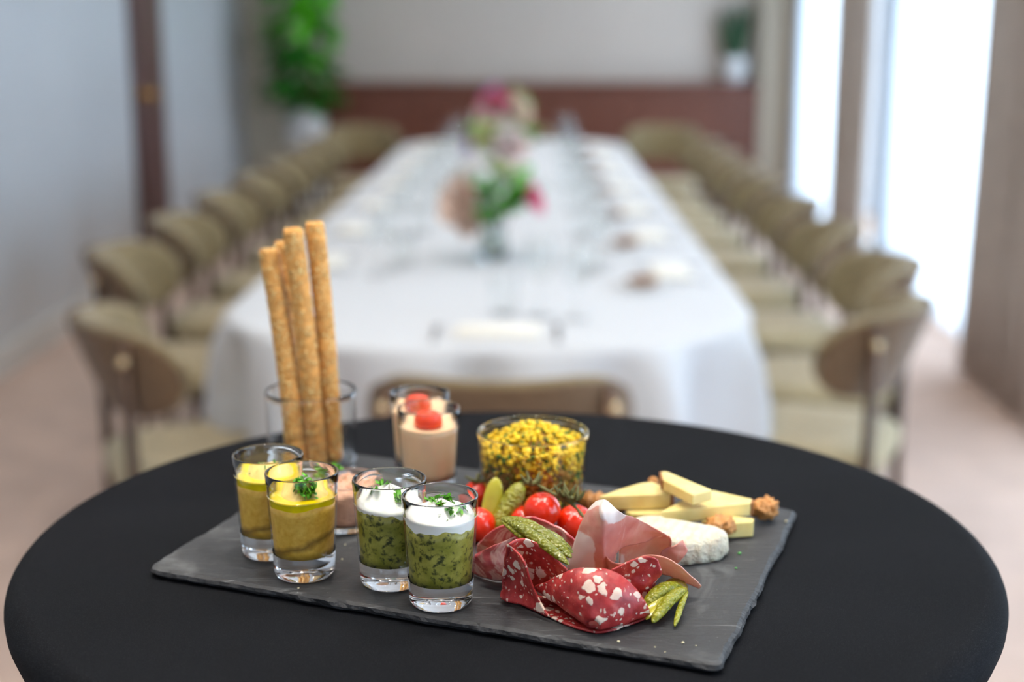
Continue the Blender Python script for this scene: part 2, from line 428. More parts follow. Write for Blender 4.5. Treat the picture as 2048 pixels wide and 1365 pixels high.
def crom(pts, n, closed=False):
    out = []; m = len(pts)
    def g(i):
        if closed: return pts[i % m]
        if i < 0: return pts[0]*2 - pts[1] if m > 1 else pts[0]
        if i >= m: return pts[-1]*2 - pts[-2]
        return pts[i]
    for i in range(m if closed else m - 1):
        a, b, c, d = g(i - 1), g(i), g(i + 1), g(i + 2)
        for k in range(n):
            t = k/n
            out.append(0.5*((2*b) + (c - a)*t + (2*a - 5*b + 4*c - d)*t*t + (3*b - a - 3*c + d)*t*t*t))
    if not closed: out.append(pts[-1].copy())
    return out
def sheet(grid, thick=0.0012, n=8, rough=0.0, seed=0, fat=None, wrap=False):
    """A thin slice through a net of control points. Returns geo and per-vertex fat weights."""
    g4 = []
    for i, row in enumerate(grid):
        r4 = []
        for j, p in enumerate(row):
            r4.append(Vector((p[0], p[1], p[2], fat[i][j] if fat else 0.0)))
        g4.append(r4)
    rows = [crom(r, n, wrap) for r in g4]
    cols = [crom([rows[i][j] for i in range(len(rows))], n) for j in range(len(rows[0]))]
    nu, nv = len(cols), len(cols[0])
    pt = [[Vector(cols[j][i][:3]) for j in range(nu)] for i in range(nv)]
    ft = [[cols[j][i][3] for j in range(nu)] for i in range(nv)]
    if rough:
        for i in range(nv):
            for j in range(nu):
                p = pt[i][j]
                pt[i][j] = p + noise.noise_vector(p*170 + Vector((seed*7.1, 3.3, 1.7)))*rough
    def nrm(i, j):
        if wrap: a = pt[i][(j + 1) % nu] - pt[i][(j - 1) % nu]
        else: a = pt[i][min(j + 1, nu - 1)] - pt[i][max(j - 1, 0)]
        b = pt[min(i + 1, nv - 1)][j] - pt[max(i - 1, 0)][j]
        c = a.cross(b); return c.normalized() if c.length > 1e-12 else Vector((0, 0, 1))
    V, W, Fc = [], [], []
    for s in (0.5, -0.5):
        for i in range(nv):
            for j in range(nu):
                V.append(pt[i][j] + nrm(i, j)*thick*s); W.append(ft[i][j])
    K = nu*nv; ju = nu if wrap else nu - 1
    for i in range(nv - 1):
        for j in range(ju):
            a, b, c, d = i*nu + j, i*nu + (j + 1) % nu, (i + 1)*nu + (j + 1) % nu, (i + 1)*nu + j
            Fc.append((a, b, c, d)); Fc.append((K + d, K + c, K + b, K + a))
    for j in range(ju):
        a, b = j, (j + 1) % nu; Fc.append((a, K + a, K + b, b))
        a, b = (nv - 1)*nu + j, (nv - 1)*nu + (j + 1) % nu; Fc.append((b, K + b, K + a, a))
    if not wrap:
        for i in range(nv - 1):
            a, b = i*nu, (i + 1)*nu; Fc.append((b, K + b, K + a, a))
            a, b = i*nu + nu - 1, (i + 1)*nu + nu - 1; Fc.append((a, K + a, K + b, b))
    return (V, Fc), W
def px_grid(rows): return [[B(*p) for p in r] for r in rows]
def set_fat(o, W):
    a = o.data.attributes.new('fat', 'FLOAT', 'POINT'); a.data.foreach_set('value', W)
def mound(c, R0, z0, hfun, nr=22, na=64, wall=None, zbot=None):
    """A filling: heightfield top z0+hfun(r/R0, angle), straight down to zbot following the glass wall radius wall(z)."""
    cx, cy = c; V, Fc = [], []
    V.append(Vector((cx, cy, z0 + hfun(0, 0))))
    for i in range(1, nr + 1):
        q = i/nr
        for k in range(na):
            a = 2*PI*k/na; V.append(Vector((cx + R0*q*math.cos(a), cy + R0*q*math.sin(a), z0 + hfun(q, a))))
    for k in range(na): Fc.append((0, 1 + k, 1 + (k + 1) % na))
    for i in range(nr - 1):
        for k in range(na):
            a, b = 1 + i*na + k, 1 + i*na + (k + 1) % na
            Fc.append((a, a + na, b + na, b))
    if zbot is not None:
        last = 1 + (nr - 1)*na; steps = 7
        for s in range(1, steps + 1):
            for k in range(na):
                a = 2*PI*k/na; zt = z0 + hfun(1, a); z = zt + (zbot - zt)*s/steps
                rr = wall(z); V.append(Vector((cx + rr*math.cos(a), cy + rr*math.sin(a), z)))
            base = last + na
            for k in range(na):
                Fc.append((last + k, base + k, base + (k + 1) % na, last + (k + 1) % na))
            last = base
        Fc.append(tuple(last + k for k in reversed(range(na))))
    return V, Fc
_ico = {}
def ico(sub=1):
    if sub not in _ico:
        bm = bmesh.new(); bmesh.ops.create_icosphere(bm, subdivisions=sub, radius=1.0); _ico[sub] = bmgeo(bm)
    return _ico[sub]
def blob(c, s, sub=1, jit=0.0, seed=0, rot=None):
    v, f = ico(sub); c = Vector(c); out = []
    for p in v:
        q = Vector(p)*(1 + (noise.noise(Vector(p)*1.9 + Vector((seed, seed*1.7, 0)))*jit if jit else 0))
        q = Vector((q.x*s[0], q.y*s[1], q.z*s[2]))
        if rot: q = rot @ q
        out.append(q + c)
    return out, f
def copy_tree(o, parent=None):
    c = o.copy(); col.objects.link(c); c.parent = parent
    for ch in o.children: copy_tree(ch, c)
    return c
def rnd_rot():
    return Matrix.Rotation(random.uniform(0, 2*PI), 3, 'Z') @ Matrix.Rotation(random.uniform(0, PI), 3, 'X') @ Matrix.Rotation(random.uniform(0, 2*PI), 3, 'Y')

# ================================================================== ROOM
XL, XR, YN, YF = -2.25, WALLX, -2.6, 11.5
struct('floor', box(((XL + XR)/2, (YN + YF)/2, -0.05), (XR - XL + 1.2, YF - YN + 0.6, 0.1)), 'carpet')
struct('ceiling', box(((XL + XR)/2, (YN + YF)/2, CEIL + 0.05), (XR - XL + 1.0, YF - YN + 0.6, 0.1)), 'ceiling_paint')
NX0, NX1, NZ0, NZ1 = -1.6, 1.5, 0.35, 2.4
struct('wall_near', join(box(((XL - 0.3 + NX0)/2, YN - 0.06, CEIL/2), (NX0 - XL + 0.3, 0.12, CEIL)), box(((NX1 + XR + 0.3)/2, YN - 0.06, CEIL/2), (XR + 0.3 - NX1, 0.12, CEIL)),
    box(((NX0 + NX1)/2, YN - 0.06, NZ0/2), (NX1 - NX0, 0.12, NZ0)), box(((NX0 + NX1)/2, YN - 0.06, (NZ1 + CEIL)/2), (NX1 - NX0, 0.12, CEIL - NZ1))), 'wall_paint')
wd = struct('window_5', join(*[box((x, YN - 0.06, (NZ0 + NZ1)/2), (0.06, 0.06, NZ1 - NZ0)) for x in (NX0 + 0.03, -0.05, NX1 - 0.03)] + [box(((NX0 + NX1)/2, YN - 0.06, z), (NX1 - NX0, 0.06, 0.06)) for z in (NZ0 + 0.03, NZ1 - 0.03)]), 'window_frame')  # unseen window added to let the frontal fill in
for (a, b) in ((NX0 + 0.06, -0.08), (-0.02, NX1 - 0.06)):
    obj('window_pane', box(((a + b)/2, YN - 0.06, (NZ0 + NZ1)/2), (b - a, 0.006, NZ1 - NZ0 - 0.12)), 'pane', wd, smooth=False)
struct('wall_back', box(((XL + XR)/2, YF + 0.06, CEIL/2), (XR - XL + 0.6, 0.12, CEIL)), 'wall_paint')
DY0, DY1 = 8.1, 8.72       # dark wooden door in the left wall
struct('wall_left', join(box((XL - 0.06, (YN + DY0)/2, CEIL/2), (0.12, DY0 - YN, CEIL)),
                         box((XL - 0.06, (DY1 + YF)/2, CEIL/2), (0.12, YF - DY1, CEIL)),
                         box((XL - 0.06, (DY0 + DY1)/2, 2.5), (0.12, DY1 - DY0, 0.5))), 'wall_panel')
# beige return at the far left corner
struct('trim_1', box((XL + 0.17, YF - 0.12, CEIL/2), (0.34, 0.24, CEIL), 0.004), 'wall_beige')
struct('baseboard_left', box((XL + 0.012, (YN + DY0)/2, 0.065), (0.024, DY0 - YN, 0.13), 0.004), 'baseboard')
struct('baseboard_left_far', box((XL + 0.012, (DY1 + YF - 0.24)/2, 0.065), (0.024, YF - 0.24 - DY1, 0.13), 0.004), 'baseboard')
d = struct('door_1', box((XL + 0.0, (DY0 + DY1)/2, 1.125), (0.07, DY1 - DY0, 2.25), 0.004), 'door_wood')
for zz in (0.62, 1.62):
    obj('door_panel', box((XL + 0.038, (DY0 + DY1)/2, zz), (0.012, 0.40, 0.78), 0.004), 'door_wood', d, smooth=False)
hp = Vector((XL + 0.035, DY0 + 0.09, 1.07))
hd = obj('door_handle', join(lathe([(0.03, 0), (0.03, 0.01), (0.012, 0.016), (0.012, 0.045)], 16), ([], [])), 'brass', d)
hd.rotation_euler = (0, R(90), 0); hd.data.transform(Matrix.Translation(world_loc(d))); hd.location = hp - world_loc(d)
kn = obj('knob', ([Vector(v) for v in blob((0, 0, 0.06), (0.032, 0.032, 0.024), 3)[0]], ico(3)[1]), 'brass', hd)
kn.data.transform(Matrix.Translation(world_loc(hd))); kn.location = (0, 0, 0)
# wainscot with ribs and a ledge
XW = 1.79
struct('trim_3', box(((XW + XR)/2, YF - 0.12, CEIL/2), (XR - XW, 0.24, CEIL), 0.004), 'wall_beige')
ribs = [box(((XL + 0.34 + XW)/2, YF - 0.10, 0.50), (XW - XL - 0.34, 0.20, 0.985))]
xx = XL + 0.36
while xx < XW - 0.03:
    ribs.append(box((xx + 0.016, YF - 0.206, 0.50), (0.024, 0.012, 0.97))); xx += 0.042
w = struct('trim_2', join(*ribs), 'dark_wood')
obj('ledge', box(((XL + 0.34 + XW)/2, YF - 0.125, 1.005), (XW - XL - 0.34, 0.25, 0.03), 0.004), 'dark_wood', w, smooth=False)
# right wall between the windows
edges = [YN] + [k for (a, b) in sorted(WINDOWS) for k in (a, b)] + [YF]
segs = [box((XR + 0.06, (edges[i] + edges[i + 1])/2, CEIL/2), (0.12, edges[i + 1] - edges[i], CEIL)) for i in range(0, len(edges), 2)]
segs += [box((XR + 0.06, (a + b)/2, (2.5 + CEIL)/2), (0.12, b - a, CEIL - 2.5)) for (a, b) in WINDOWS]
struct('wall_right', join(*segs), 'wall_paint')
for i, (a, b) in enumerate(WINDOWS):
    fr = join(box((XR + 0.06, a + 0.03, 1.25), (0.06, 0.06, 2.5)), box((XR + 0.06, b - 0.03, 1.25), (0.06, 0.06, 2.5)),
              box((XR + 0.06, (a + b)/2, 1.25), (0.06, 0.07, 2.5)), box((XR + 0.06, (a + b)/2, 0.05), (0.06, b - a, 0.10)), box((XR + 0.06, (a + b)/2, 2.46), (0.06, b - a, 0.08)))
    wd = struct('window_%d' % (i + 1), fr, 'window_frame')
    for q in (0, 1):
        y0 = a + 0.06 if q == 0 else (a + b)/2 + 0.035; y1 = (a + b)/2 - 0.035 if q == 0 else b - 0.06
        obj('window_pane', box((XR + 0.06, (y0 + y1)/2, 1.26), (0.006, y1 - y0, 2.32)), 'pane', wd, smooth=False)

# ------------------------------------------------------------------ curtains
def curtain(name, y0, y1, x, amp, period, mat, label, cat, group, seed, thick=0.004):
    n = int((y1 - y0)/period*14) + 2; V = []; Fc = []; zs = [0.015, 0.5, 1.2, 2.0, 2.68]
    rng = random.Random(seed); ph = [rng.uniform(0, 6.28) for _ in range(4)]
    for side in (0, 1):
        for zi, z in enumerate(zs):
            for k in range(n):
                y = y0 + (y1 - y0)*k/(n - 1); s = (y - y0)/period*2*PI
                k2 = 1.0 - 0.25*(z/2.7)
                xo = amp*k2*(math.sin(s + ph[0] + 0.4*math.sin(z*1.3 + ph[1])) + 0.35*math.sin(1.7*s + ph[2])) 
                V.append(Vector((x + xo + side*thick, y + 0.25*amp*math.sin(s*1.3 + ph[3]), z)))
    m = len(zs); K = n*m
    for zi in range(m - 1):
        for k in range(n - 1):
            a = zi*n + k; Fc.append((a, a + n, a + n + 1, a + 1)); Fc.append((K + a, K + a + 1, K + a + n + 1, K + a + n))
    for zi in range(m - 1):
        a = zi*n; Fc.append((a, K + a, K + a + n, a + n)); a = zi*n + n - 1; Fc.append((a, a + n, K + a + n, K + a))
    for k in range(n - 1):
        a = k; Fc.append((a, a + 1, K + a + 1, K + a)); a = (m - 1)*n + k; Fc.append((a, K + a, K + a + 1, a + 1))
    if mat == 'sheer':        # a single layer of voile
        V = V[:K]; Fc = [f for f in Fc if max(f) < K]
    return tag(obj(name, (V, Fc), mat, loc=(x, (y0 + y1)/2, 0.015)), label, cat, group)
G1, G2 = 'taupe drapes along the windows', 'sheer curtains in the windows'
curtain('drape', 4.95, 5.95, 1.86, 0.042, 0.17, 'drape', 'taupe floor-length drape at the right edge of the picture', 'curtain', G1, 1)
curtain('drape', 8.0, 8.75, 1.86, 0.042, 0.16, 'drape', 'taupe drape hanging between the two bright windows', 'curtain', G1, 2)
curtain('drape', 2.05, 2.6, 1.86, 0.042, 0.17, 'drape', 'taupe drape nearest the cocktail table on the window wall', 'curtain', G1, 4)
SH = [(5.9, 7.45, 0.030, 0.30, 'white sheer curtain glowing with daylight in the nearest visible window', 5),
      (7.45, 8.3, 0.036, 0.085, 'bluish gathered sheer curtain beside the drape between the windows', 6),
      (8.7, 10.2, 0.030, 0.30, 'white sheer curtain in the far window near the wood panelling', 7),
      (10.2, 11.1, 0.036, 0.085, 'bluish gathered sheer curtain in the far right corner', 8),
      (2.4, 4.9, 0.030, 0.30, 'white sheer curtain in the window beside the near chairs', 9),
      (-1.0, 1.6, 0.030, 0.30, 'white sheer curtain in the window beside the cocktail table', 10)]
for (a, b, amp, per, lb, sd) in SH:
    curtain('sheer_curtain', a + 0.01, b - 0.01, 2.045, amp, per, 'sheer', lb, 'curtain', G2, sd)

# ------------------------------------------------------------------ ceiling downlights
ring = lathe([(0.045, 0), (0.062, 0), (0.062, -0.008), (0.045, -0.008)], 24, closed=True)
disc = lathe([(0.0, -0.004), (0.044, -0.004)], 24)
proto = None
for i, (x, y) in enumerate(DOWNLIGHTS):
    if proto is None:
        proto = thing('ceiling_downlight', 'round recessed ceiling downlight', 'lamp', (0, 0, 0), 0, 'ceiling downlights')
        obj('ring', ring, 'lamp_ring', proto); obj('diffuser', disc, 'lamp_glow', proto); o = proto
    else: o = copy_tree(proto)
    o.location = (x, y, CEIL)
    l = bpy.data.lights.new('downlight_lamp', 'SPOT'); l.energy = DOWN_POWER; l.color = DOWN_COLOR
    l.spot_size = R(125); l.spot_blend = 0.9; l.shadow_soft_size = 0.05
    lo = bpy.data.objects.new('downlight_lamp', l); lo.location = (x, y, CEIL - 0.02); col.objects.link(lo)

# ================================================================== BANQUET TABLE
TX, TW, TY0, TY1 = -0.105, 0.665, 3.10, 9.15      # axis, half width, ends
def outline(hw, grow, n_c=26, n_s=70):
    r = 0.50; pts = []
    x0, x1, y0, y1 = TX - hw - grow, TX + hw + grow, TY0 - grow, TY1 + grow; rr = r + grow
    def arc(cx, cy, a0):
        for k in range(n_c):
            a = a0 + PI/2*k/n_c; ca, sa = math.cos(a), math.sin(a)
            pts.append((cx + rr*ca, cy + rr*sa))
    arc(x1 - rr, y1 - rr, 0)
    for k in range(8): pts.append((x1 - rr + (x0 + rr - x1 + rr)*k/8, y1))
    arc(x0 + rr, y1 - rr, PI/2)
    for k in range(n_s): pts.append((x0, y1 - rr + (y0 + rr - y1 + rr)*k/n_s))
    arc(x0 + rr, y0 + rr, PI)
    for k in range(8): pts.append((x0 + rr + (x1 - rr - x0 - rr)*k/8, y0))
    arc(x1 - rr, y0 + rr, 1.5*PI)
    for k in range(n_s): pts.append((x1, y0 + rr + (y1 - rr - y0 - rr)*k/n_s))
    return pts
bt = thing('banquet_table', 'long banquet table with rounded ends hidden under the white cloth', 'table', (TX, (TY0 + TY1)/2, 0))
o2 = outline(TW, -0.045)
nn = len(o2)
obj('tabletop', ([Vector((x, y, 0.742)) for x, y in o2] + [Vector((x, y, 0.715)) for x, y in o2],
    [tuple(range(nn)), tuple(reversed(range(nn, 2*nn)))] + [(k, nn + k, nn + (k + 1) % nn, (k + 1) % nn) for k in range(nn)]), 'plain_wood', bt, smooth=False)
for yy in (3.7, 5.2, 7.0, 8.6):
    for sx in (-1, 1):
        obj('leg', tube([(TX + sx*0.42, yy, 0.0), (TX + sx*0.42, yy, 0.716)], 0.022, 10), 'bronze_metal', bt)
# cloth
ring_n = len(outline(TW, 0)); V, Fc = [], []
levels = [(-0.14, 0.750, 0), (-0.02, 0.750, 0), (-0.004, 0.7485, 0), (0.006, 0.742, 0), (0.011, 0.728, 0.12), (0.018, 0.66, 0.55), (0.024, 0.55, 0.8), (0.026, 0.38, 0.9), (0.027, 0.20, 0.95), (0.028, 0.06, 1.0)]
peri = []; base = outline(TW, 0); s = 0
for k in range(ring_n):
    peri.append(s); a = base[k]; b = base[(k + 1) % ring_n]; s += math.hypot(a[0] - b[0], a[1] - b[1])
for (g, z, amp) in levels:
    for k, (x, y) in enumerate(outline(TW, g)):
        a = base[k - 1]; b = base[(k + 1) % ring_n]; tx, ty = b[0] - a[0], b[1] - a[1]; L = math.hypot(tx, ty) or 1
        nx, ny = ty/L, -tx/L
        endk = 1.25 if (y < TY0 + 0.6 or y > TY1 - 0.6) else 0.30
        f = amp*endk*(0.045*math.sin(peri[k]*19 + 1.3*math.sin(peri[k]*3.1)) + 0.018*math.sin(peri[k]*37 + 2.0))
        V.append(Vector((x + nx*f, y + ny*f, z)))
for i in range(len(levels) - 1):
    for k in range(ring_n):
        Fc.append((i*ring_n + k, i*ring_n + (k + 1) % ring_n, (i + 1)*ring_n + (k + 1) % ring_n, (i + 1)*ring_n + k))
Fc.append(tuple(reversed(range(ring_n))))
tag(obj('tablecloth', (V, [tuple(reversed(f)) for f in Fc]), 'white_cloth', loc=(TX, (TY0 + TY1)/2, 0.75)), 'long white tablecloth draped over the banquet table', 'tablecloth')

# ------------------------------------------------------------------ chairs (local: faces +Y, origin on the floor)
def make_chair():
    c = thing('dining_chair', '', 'chair')
    # seat cushion
    V, Fc = [], []; n = 48; prof = [(0.0, 0.468), (0.55, 0.470), (0.85, 0.466), (0.97, 0.452), (1.0, 0.43), (0.97, 0.405), (0.85, 0.395), (0.0, 0.395)]
    for (q, z) in prof:
        for k in range(n):
            a = 2*PI*k/n; e = 0.55
            x = 0.235*math.copysign(abs(math.cos(a))**e, math.cos(a)); y = 0.212*math.copysign(abs(math.sin(a))**e, math.sin(a))
            V.append(Vector((x*q, y*q - 0.005, z)))
    for i in range(len(prof) - 1):
        for k in range(n): Fc.append((i*n + k, (i + 1)*n + k, (i + 1)*n + (k + 1) % n, i*n + (k + 1) % n))
    obj('seat', (V, Fc), 'chair_seat', c)
    # wrap-around backrest with rounded ends
    def band(off_in, off_out, hh, zc, a_max, mat, name, par=None):
        V, Fc = [], []; m = 44; ns = 20; rad = 0.285; cy = 0.05
        for i in range(m + 1):
            t = -1 + 2*i/m; a = -PI/2 + a_max*t
            hz = hh*max(0.03, (1 - abs(t)**4.5))**0.5
            for k in range(ns):
                th = 2*PI*k/ns; e = 0.6
                uu = math.copysign(abs(math.cos(th))**e, math.cos(th)); vv = math.copysign(abs(math.sin(th))**e, math.sin(th))
                rr = rad + (off_in + off_out)/2 + uu*(off_out - off_in)/2*(1 - 0.75*max(0, abs(t) - 0.9)/0.1)
                lean = 0.04*(vv*hz)/hh
                V.append(Vector((rr*math.cos(a), cy + (rr + lean)*math.sin(a), zc + vv*hz)))
        for i in range(m):
            for k in range(ns): Fc.append((i*ns + k, i*ns + (k + 1) % ns, (i + 1)*ns + (k + 1) % ns, (i + 1)*ns + k))
        Fc.append(tuple(range(ns))); Fc.append(tuple(reversed(range(m*ns, (m + 1)*ns))))
        return obj(name, (V, Fc), mat, par or c)
    bk = band(-0.045, 0.006, 0.110, 0.695, R(66), 'chair_fabric', 'backrest')
    band(0.004, 0.018, 0.104, 0.695, R(64.5), 'chair_outer', 'back_shell', bk)
    for s in (-1, 1):
        a = -PI/2 + s*R(42); x, y = 0.318*math.cos(a), 0.05 + 0.318*math.sin(a)
        obj('leg', tube([(x*1.02, y*1.06, 0.0), (x, y, 0.42), (x, y - 0.006, 0.78)], [0.012, 0.015, 0.013], 10), 'bronze_metal', c)
        obj('leg', tube([(s*0.205, 0.185, 0.0), (s*0.195, 0.17, 0.40)], [0.011, 0.015], 10), 'bronze_metal', c)
        obj('bolt', blob((x*1.05, y*1.06, 0.735), (0.013, 0.013, 0.013), 2), 'bolt_metal', bk)
        obj('side_rail', tube([(x, y, 0.385), (s*0.195, 0.17, 0.385)], 0.012, 8), 'bronze_metal', c)
    obj('rear_rail', tube([(-0.2128, -0.1863, 0.385), (0.2128, -0.1863, 0.385)], 0.012, 8), 'bronze_metal', c)
    obj('front_rail', tube([(-0.195, 0.17, 0.385), (0.195, 0.17, 0.385)], 0.012, 8), 'bronze_metal', c)
    return c
chair0 = make_chair(); used = [False]
ORD = ['first', 'second', 'third', 'fourth', 'fifth', 'sixth', 'seventh', 'eighth', 'ninth', 'tenth']
def place_chair(x, y, rz, label):
    o = chair0 if not used[0] else copy_tree(chair0); used[0] = True
    o.location = (x, y, 0); o.rotation_euler = (0, 0, rz); tag(o, label, 'chair', 'beige chairs around the banquet table')
SIDE_Y = [3.98, 4.72, 5.46, 6.20, 6.94, 7.68, 8.42]
place_chair(-0.06, 2.845, 0.0, 'beige wrap-around chair at the near end of the banquet table, its back to us')
place_chair(-0.80, 3.30, R(-66), 'beige chair at the near left corner of the banquet table, closest to the left wall')
place_chair(0.71, 3.49, R(66), 'beige chair at the near right corner of the banquet table')
for i, y in enumerate(SIDE_Y):
    place_chair(TX - 0.95, y + 0.26 - 0.03*i, R(-90), 'beige upholstered chair on the door side of the table, %s behind the corner chair' % ORD[i])
    place_chair(TX + 0.95, y + 0.10 - 0.02*i, R(90), 'beige upholstered chair on the window side of the table, %s behind the corner chair' % ORD[i])
place_chair(-1.10, 9.42, R(-168), 'beige chair at the far left corner facing us, near the tall plant')
place_chair(0.86, 9.42, R(170), 'beige chair at the far right corner facing us, before the wood panelling')
place_chair(TX, 9.55, R(180), 'beige chair at the middle of the far end, behind the flowers')

# ------------------------------------------------------------------ place settings
def glass_prof(kind):
    if kind == 'wine':
        return [(0.0, 0.0), (0.034, 0.0), (0.034, 0.002), (0.006, 0.006), (0.004, 0.03), (0.004, 0.085), (0.014, 0.094), (0.032, 0.115), (0.038, 0.14), (0.034, 0.175), (0.030, 0.20),
                (0.029, 0.20), (0.033, 0.175), (0.0368, 0.14), (0.031, 0.117), (0.013, 0.097), (0.0, 0.096)]
    return [(0.0, 0.0), (0.030, 0.0), (0.031, 0.004), (0.036, 0.06), (0.037, 0.098), (0.0358, 0.098), (0.0348, 0.06), (0.029, 0.008), (0.0, 0.007)]
def fork_geo():
    g = [box((0, -0.04, 0.003), (0.009, 0.12, 0.003), 0.001), box((0, 0.035, 0.0035), (0.018, 0.03, 0.003), 0.001)]
    g += [box((-0.0075 + 0.005*k, 0.07, 0.004), (0.0024, 0.045, 0.002)) for k in range(4)]
    return join(*g)
def knife_geo():
    return join(box((0, -0.055, 0.0035), (0.012, 0.10, 0.005), 0.0015), box((0.001, 0.05, 0.003), (0.015, 0.11, 0.0016), 0.0006))
PROTO = {}
def place(kind, geo, mat, cat, loc, rz, label, group):
    if kind not in PROTO:
        o = obj(kind, geo(), mat); PROTO[kind] = o
    else: o = PROTO[kind].copy(); col.objects.link(o)
    o.location = loc; o.rotation_euler = (0, 0, rz); tag(o, label, cat, group)
def napkin_geo():
    g = [box((0, 0, 0.004), (0.20, 0.11, 0.006), 0.002), box((0.004, 0.004, 0.0105), (0.192, 0.10, 0.006), 0.002)]
    return join(*g)
def roll_geo():
    V, Fc = blob((0, 0, 0.016), (0.045, 0.020, 0.016), 3, 0.12, 3); return V, Fc
def plate_geo():
    return lathe([(0.0, 0.004), (0.05, 0.004), (0.075, 0.010), (0.076, 0.008), (0.05, 0.0), (0.0, 0.0)], 32)
def setting(sx, sy, rz, where, roll):
    """local +Y points to the table's middle; (sx, sy) is the table edge at the seat."""
    Mz = Matrix.Rotation(rz, 3, 'Z'); z = 0.7505
    def L(x, y): 
        v = Mz @ Vector((x, y, 0)); return (sx + v.x, sy + v.y, z)
    place('napkin', napkin_geo, 'napkin', 'napkin', L(0, 0.12), rz, 'folded cream napkin %s' % where, 'napkins on the banquet table')
    place('fork', fork_geo, 'silver', 'fork', L(-0.145, 0.12), rz, 'silver fork %s' % where, 'forks on the banquet table')
    place('knife', knife_geo, 'silver', 'knife', L(0.14, 0.12), rz, 'silver knife %s' % where, 'knives on the banquet table')
    place('wine_glass', lambda: lathe(glass_prof('wine'), 24), 'thin_glass', 'glass', L(0.10, 0.33), rz, 'clear wine glass %s' % where, 'wine glasses on the banquet table')
    place('water_glass', lambda: lathe(glass_prof('water'), 24), 'thin_glass', 'glass', L(0.01, 0.36), rz, 'clear water tumbler %s' % where, 'tumblers on the banquet table')
    place('white_wine_glass', lambda: xf(lathe(glass_prof('wine'), 24), Matrix.Scale(0.86, 4)), 'thin_glass', 'glass', L(0.19, 0.30), rz, 'smaller clear wine glass %s' % where, 'wine glasses on the banquet table')
    if roll:
        place('bread_plate', plate_geo, 'porcelain', 'plate', L(-0.22, 0.22), rz, 'small white bread plate %s' % where, 'bread plates on the banquet table')
        v = L(-0.22, 0.22); place('bread_roll', roll_geo, 'roll_crust', 'bread', (v[0], v[1], v[2] + 0.0045), rz + 1.5, 'small brown roll on the bread plate %s' % where, 'bread rolls on the banquet table')
setting(-0.075, TY0 + 0.03, 0, 'at the near end of the banquet table', False)
setting(TX, TY1 - 0.03, PI, 'at the far end of the banquet table', False)
for i, y in enumerate(SIDE_Y):
    setting(TX - TW + 0.03, y + 0.26 - 0.03*i, R(-90), 'at the %s place on the door side' % ORD[i], False)
    setting(TX + TW - 0.03, y + 0.10 - 0.02*i, R(90), 'at the %s place on the window side' % ORD[i], True)

# ------------------------------------------------------------------ flower vases
def petal(rad, w, h, open_, rotz, n=5):
    V, Fc = [], []
    for i in range(n + 1):
        q = i/n
        for j in range(n + 1):
            t = -1 + 2*j/n; wd = w*math.sin(PI*min(1, 0.18 + 0.62*q))*1.0
            a = t*wd/max(rad, 0.004)
            rr = rad*(0.35 + 0.65*math.sin(q*PI/2)) + open_*q*q
            z = h*q - 0.10*h*t*t*q
            V.append(Vector((rr*math.cos(a), rr*math.sin(a), z)))
    for i in range(n):
        for j in range(n): a = i*(n + 1) + j; Fc.append((a, a + 1, a + n + 2, a + n + 1))
    return xf((V, Fc), Matrix.Rotation(rotz, 4, 'Z'))
def rose_geo(s):
    g = []
    for ring_i, (rad, w, h, op, cnt) in enumerate([(0.006, 0.010, 0.030, 0.0, 3), (0.013, 0.016, 0.032, 0.002, 4), (0.020, 0.022, 0.031, 0.006, 5), (0.026, 0.026, 0.027, 0.013, 6)]):
        for k in range(cnt): g.append(petal(rad*s, w*s, h*s, op*s, 2*PI*k/cnt + ring_i*0.7))
    return join(*g)
def leaf_geo(l, w, bend=0.25, n=4):
    V, Fc = [], []
    for i in range(n + 1):
        q = i/n; ww = w*math.sin(PI*(0.06 + 0.90*q))**0.8
        for t in (-1, 0, 1):
            V.append(Vector((t*ww/2, l*q, -bend*l*q*q + (0.12*w if t else 0))))
    for i in range(n):
        for j in range(2): a = i*3 + j; Fc.append((a, a + 1, a + 4, a + 3))
    return V, Fc
ROSE_ME = {m: None for m in ('rose_peach', 'rose_pink', 'rose_blush', 'rose_cream', 'flower_purple')}
LEAF_ME = {}
def leaf_mesh(key, geo, mat):
    if key not in LEAF_ME:
        me = bpy.data.meshes.new('leaf'); me.from_pydata([tuple(v) for v in geo[0]], [], geo[1]); me.materials.append(M(mat))
        me.polygons.foreach_set('use_smooth', [True]*len(me.polygons)); LEAF_ME[key] = me
    return LEAF_ME[key]
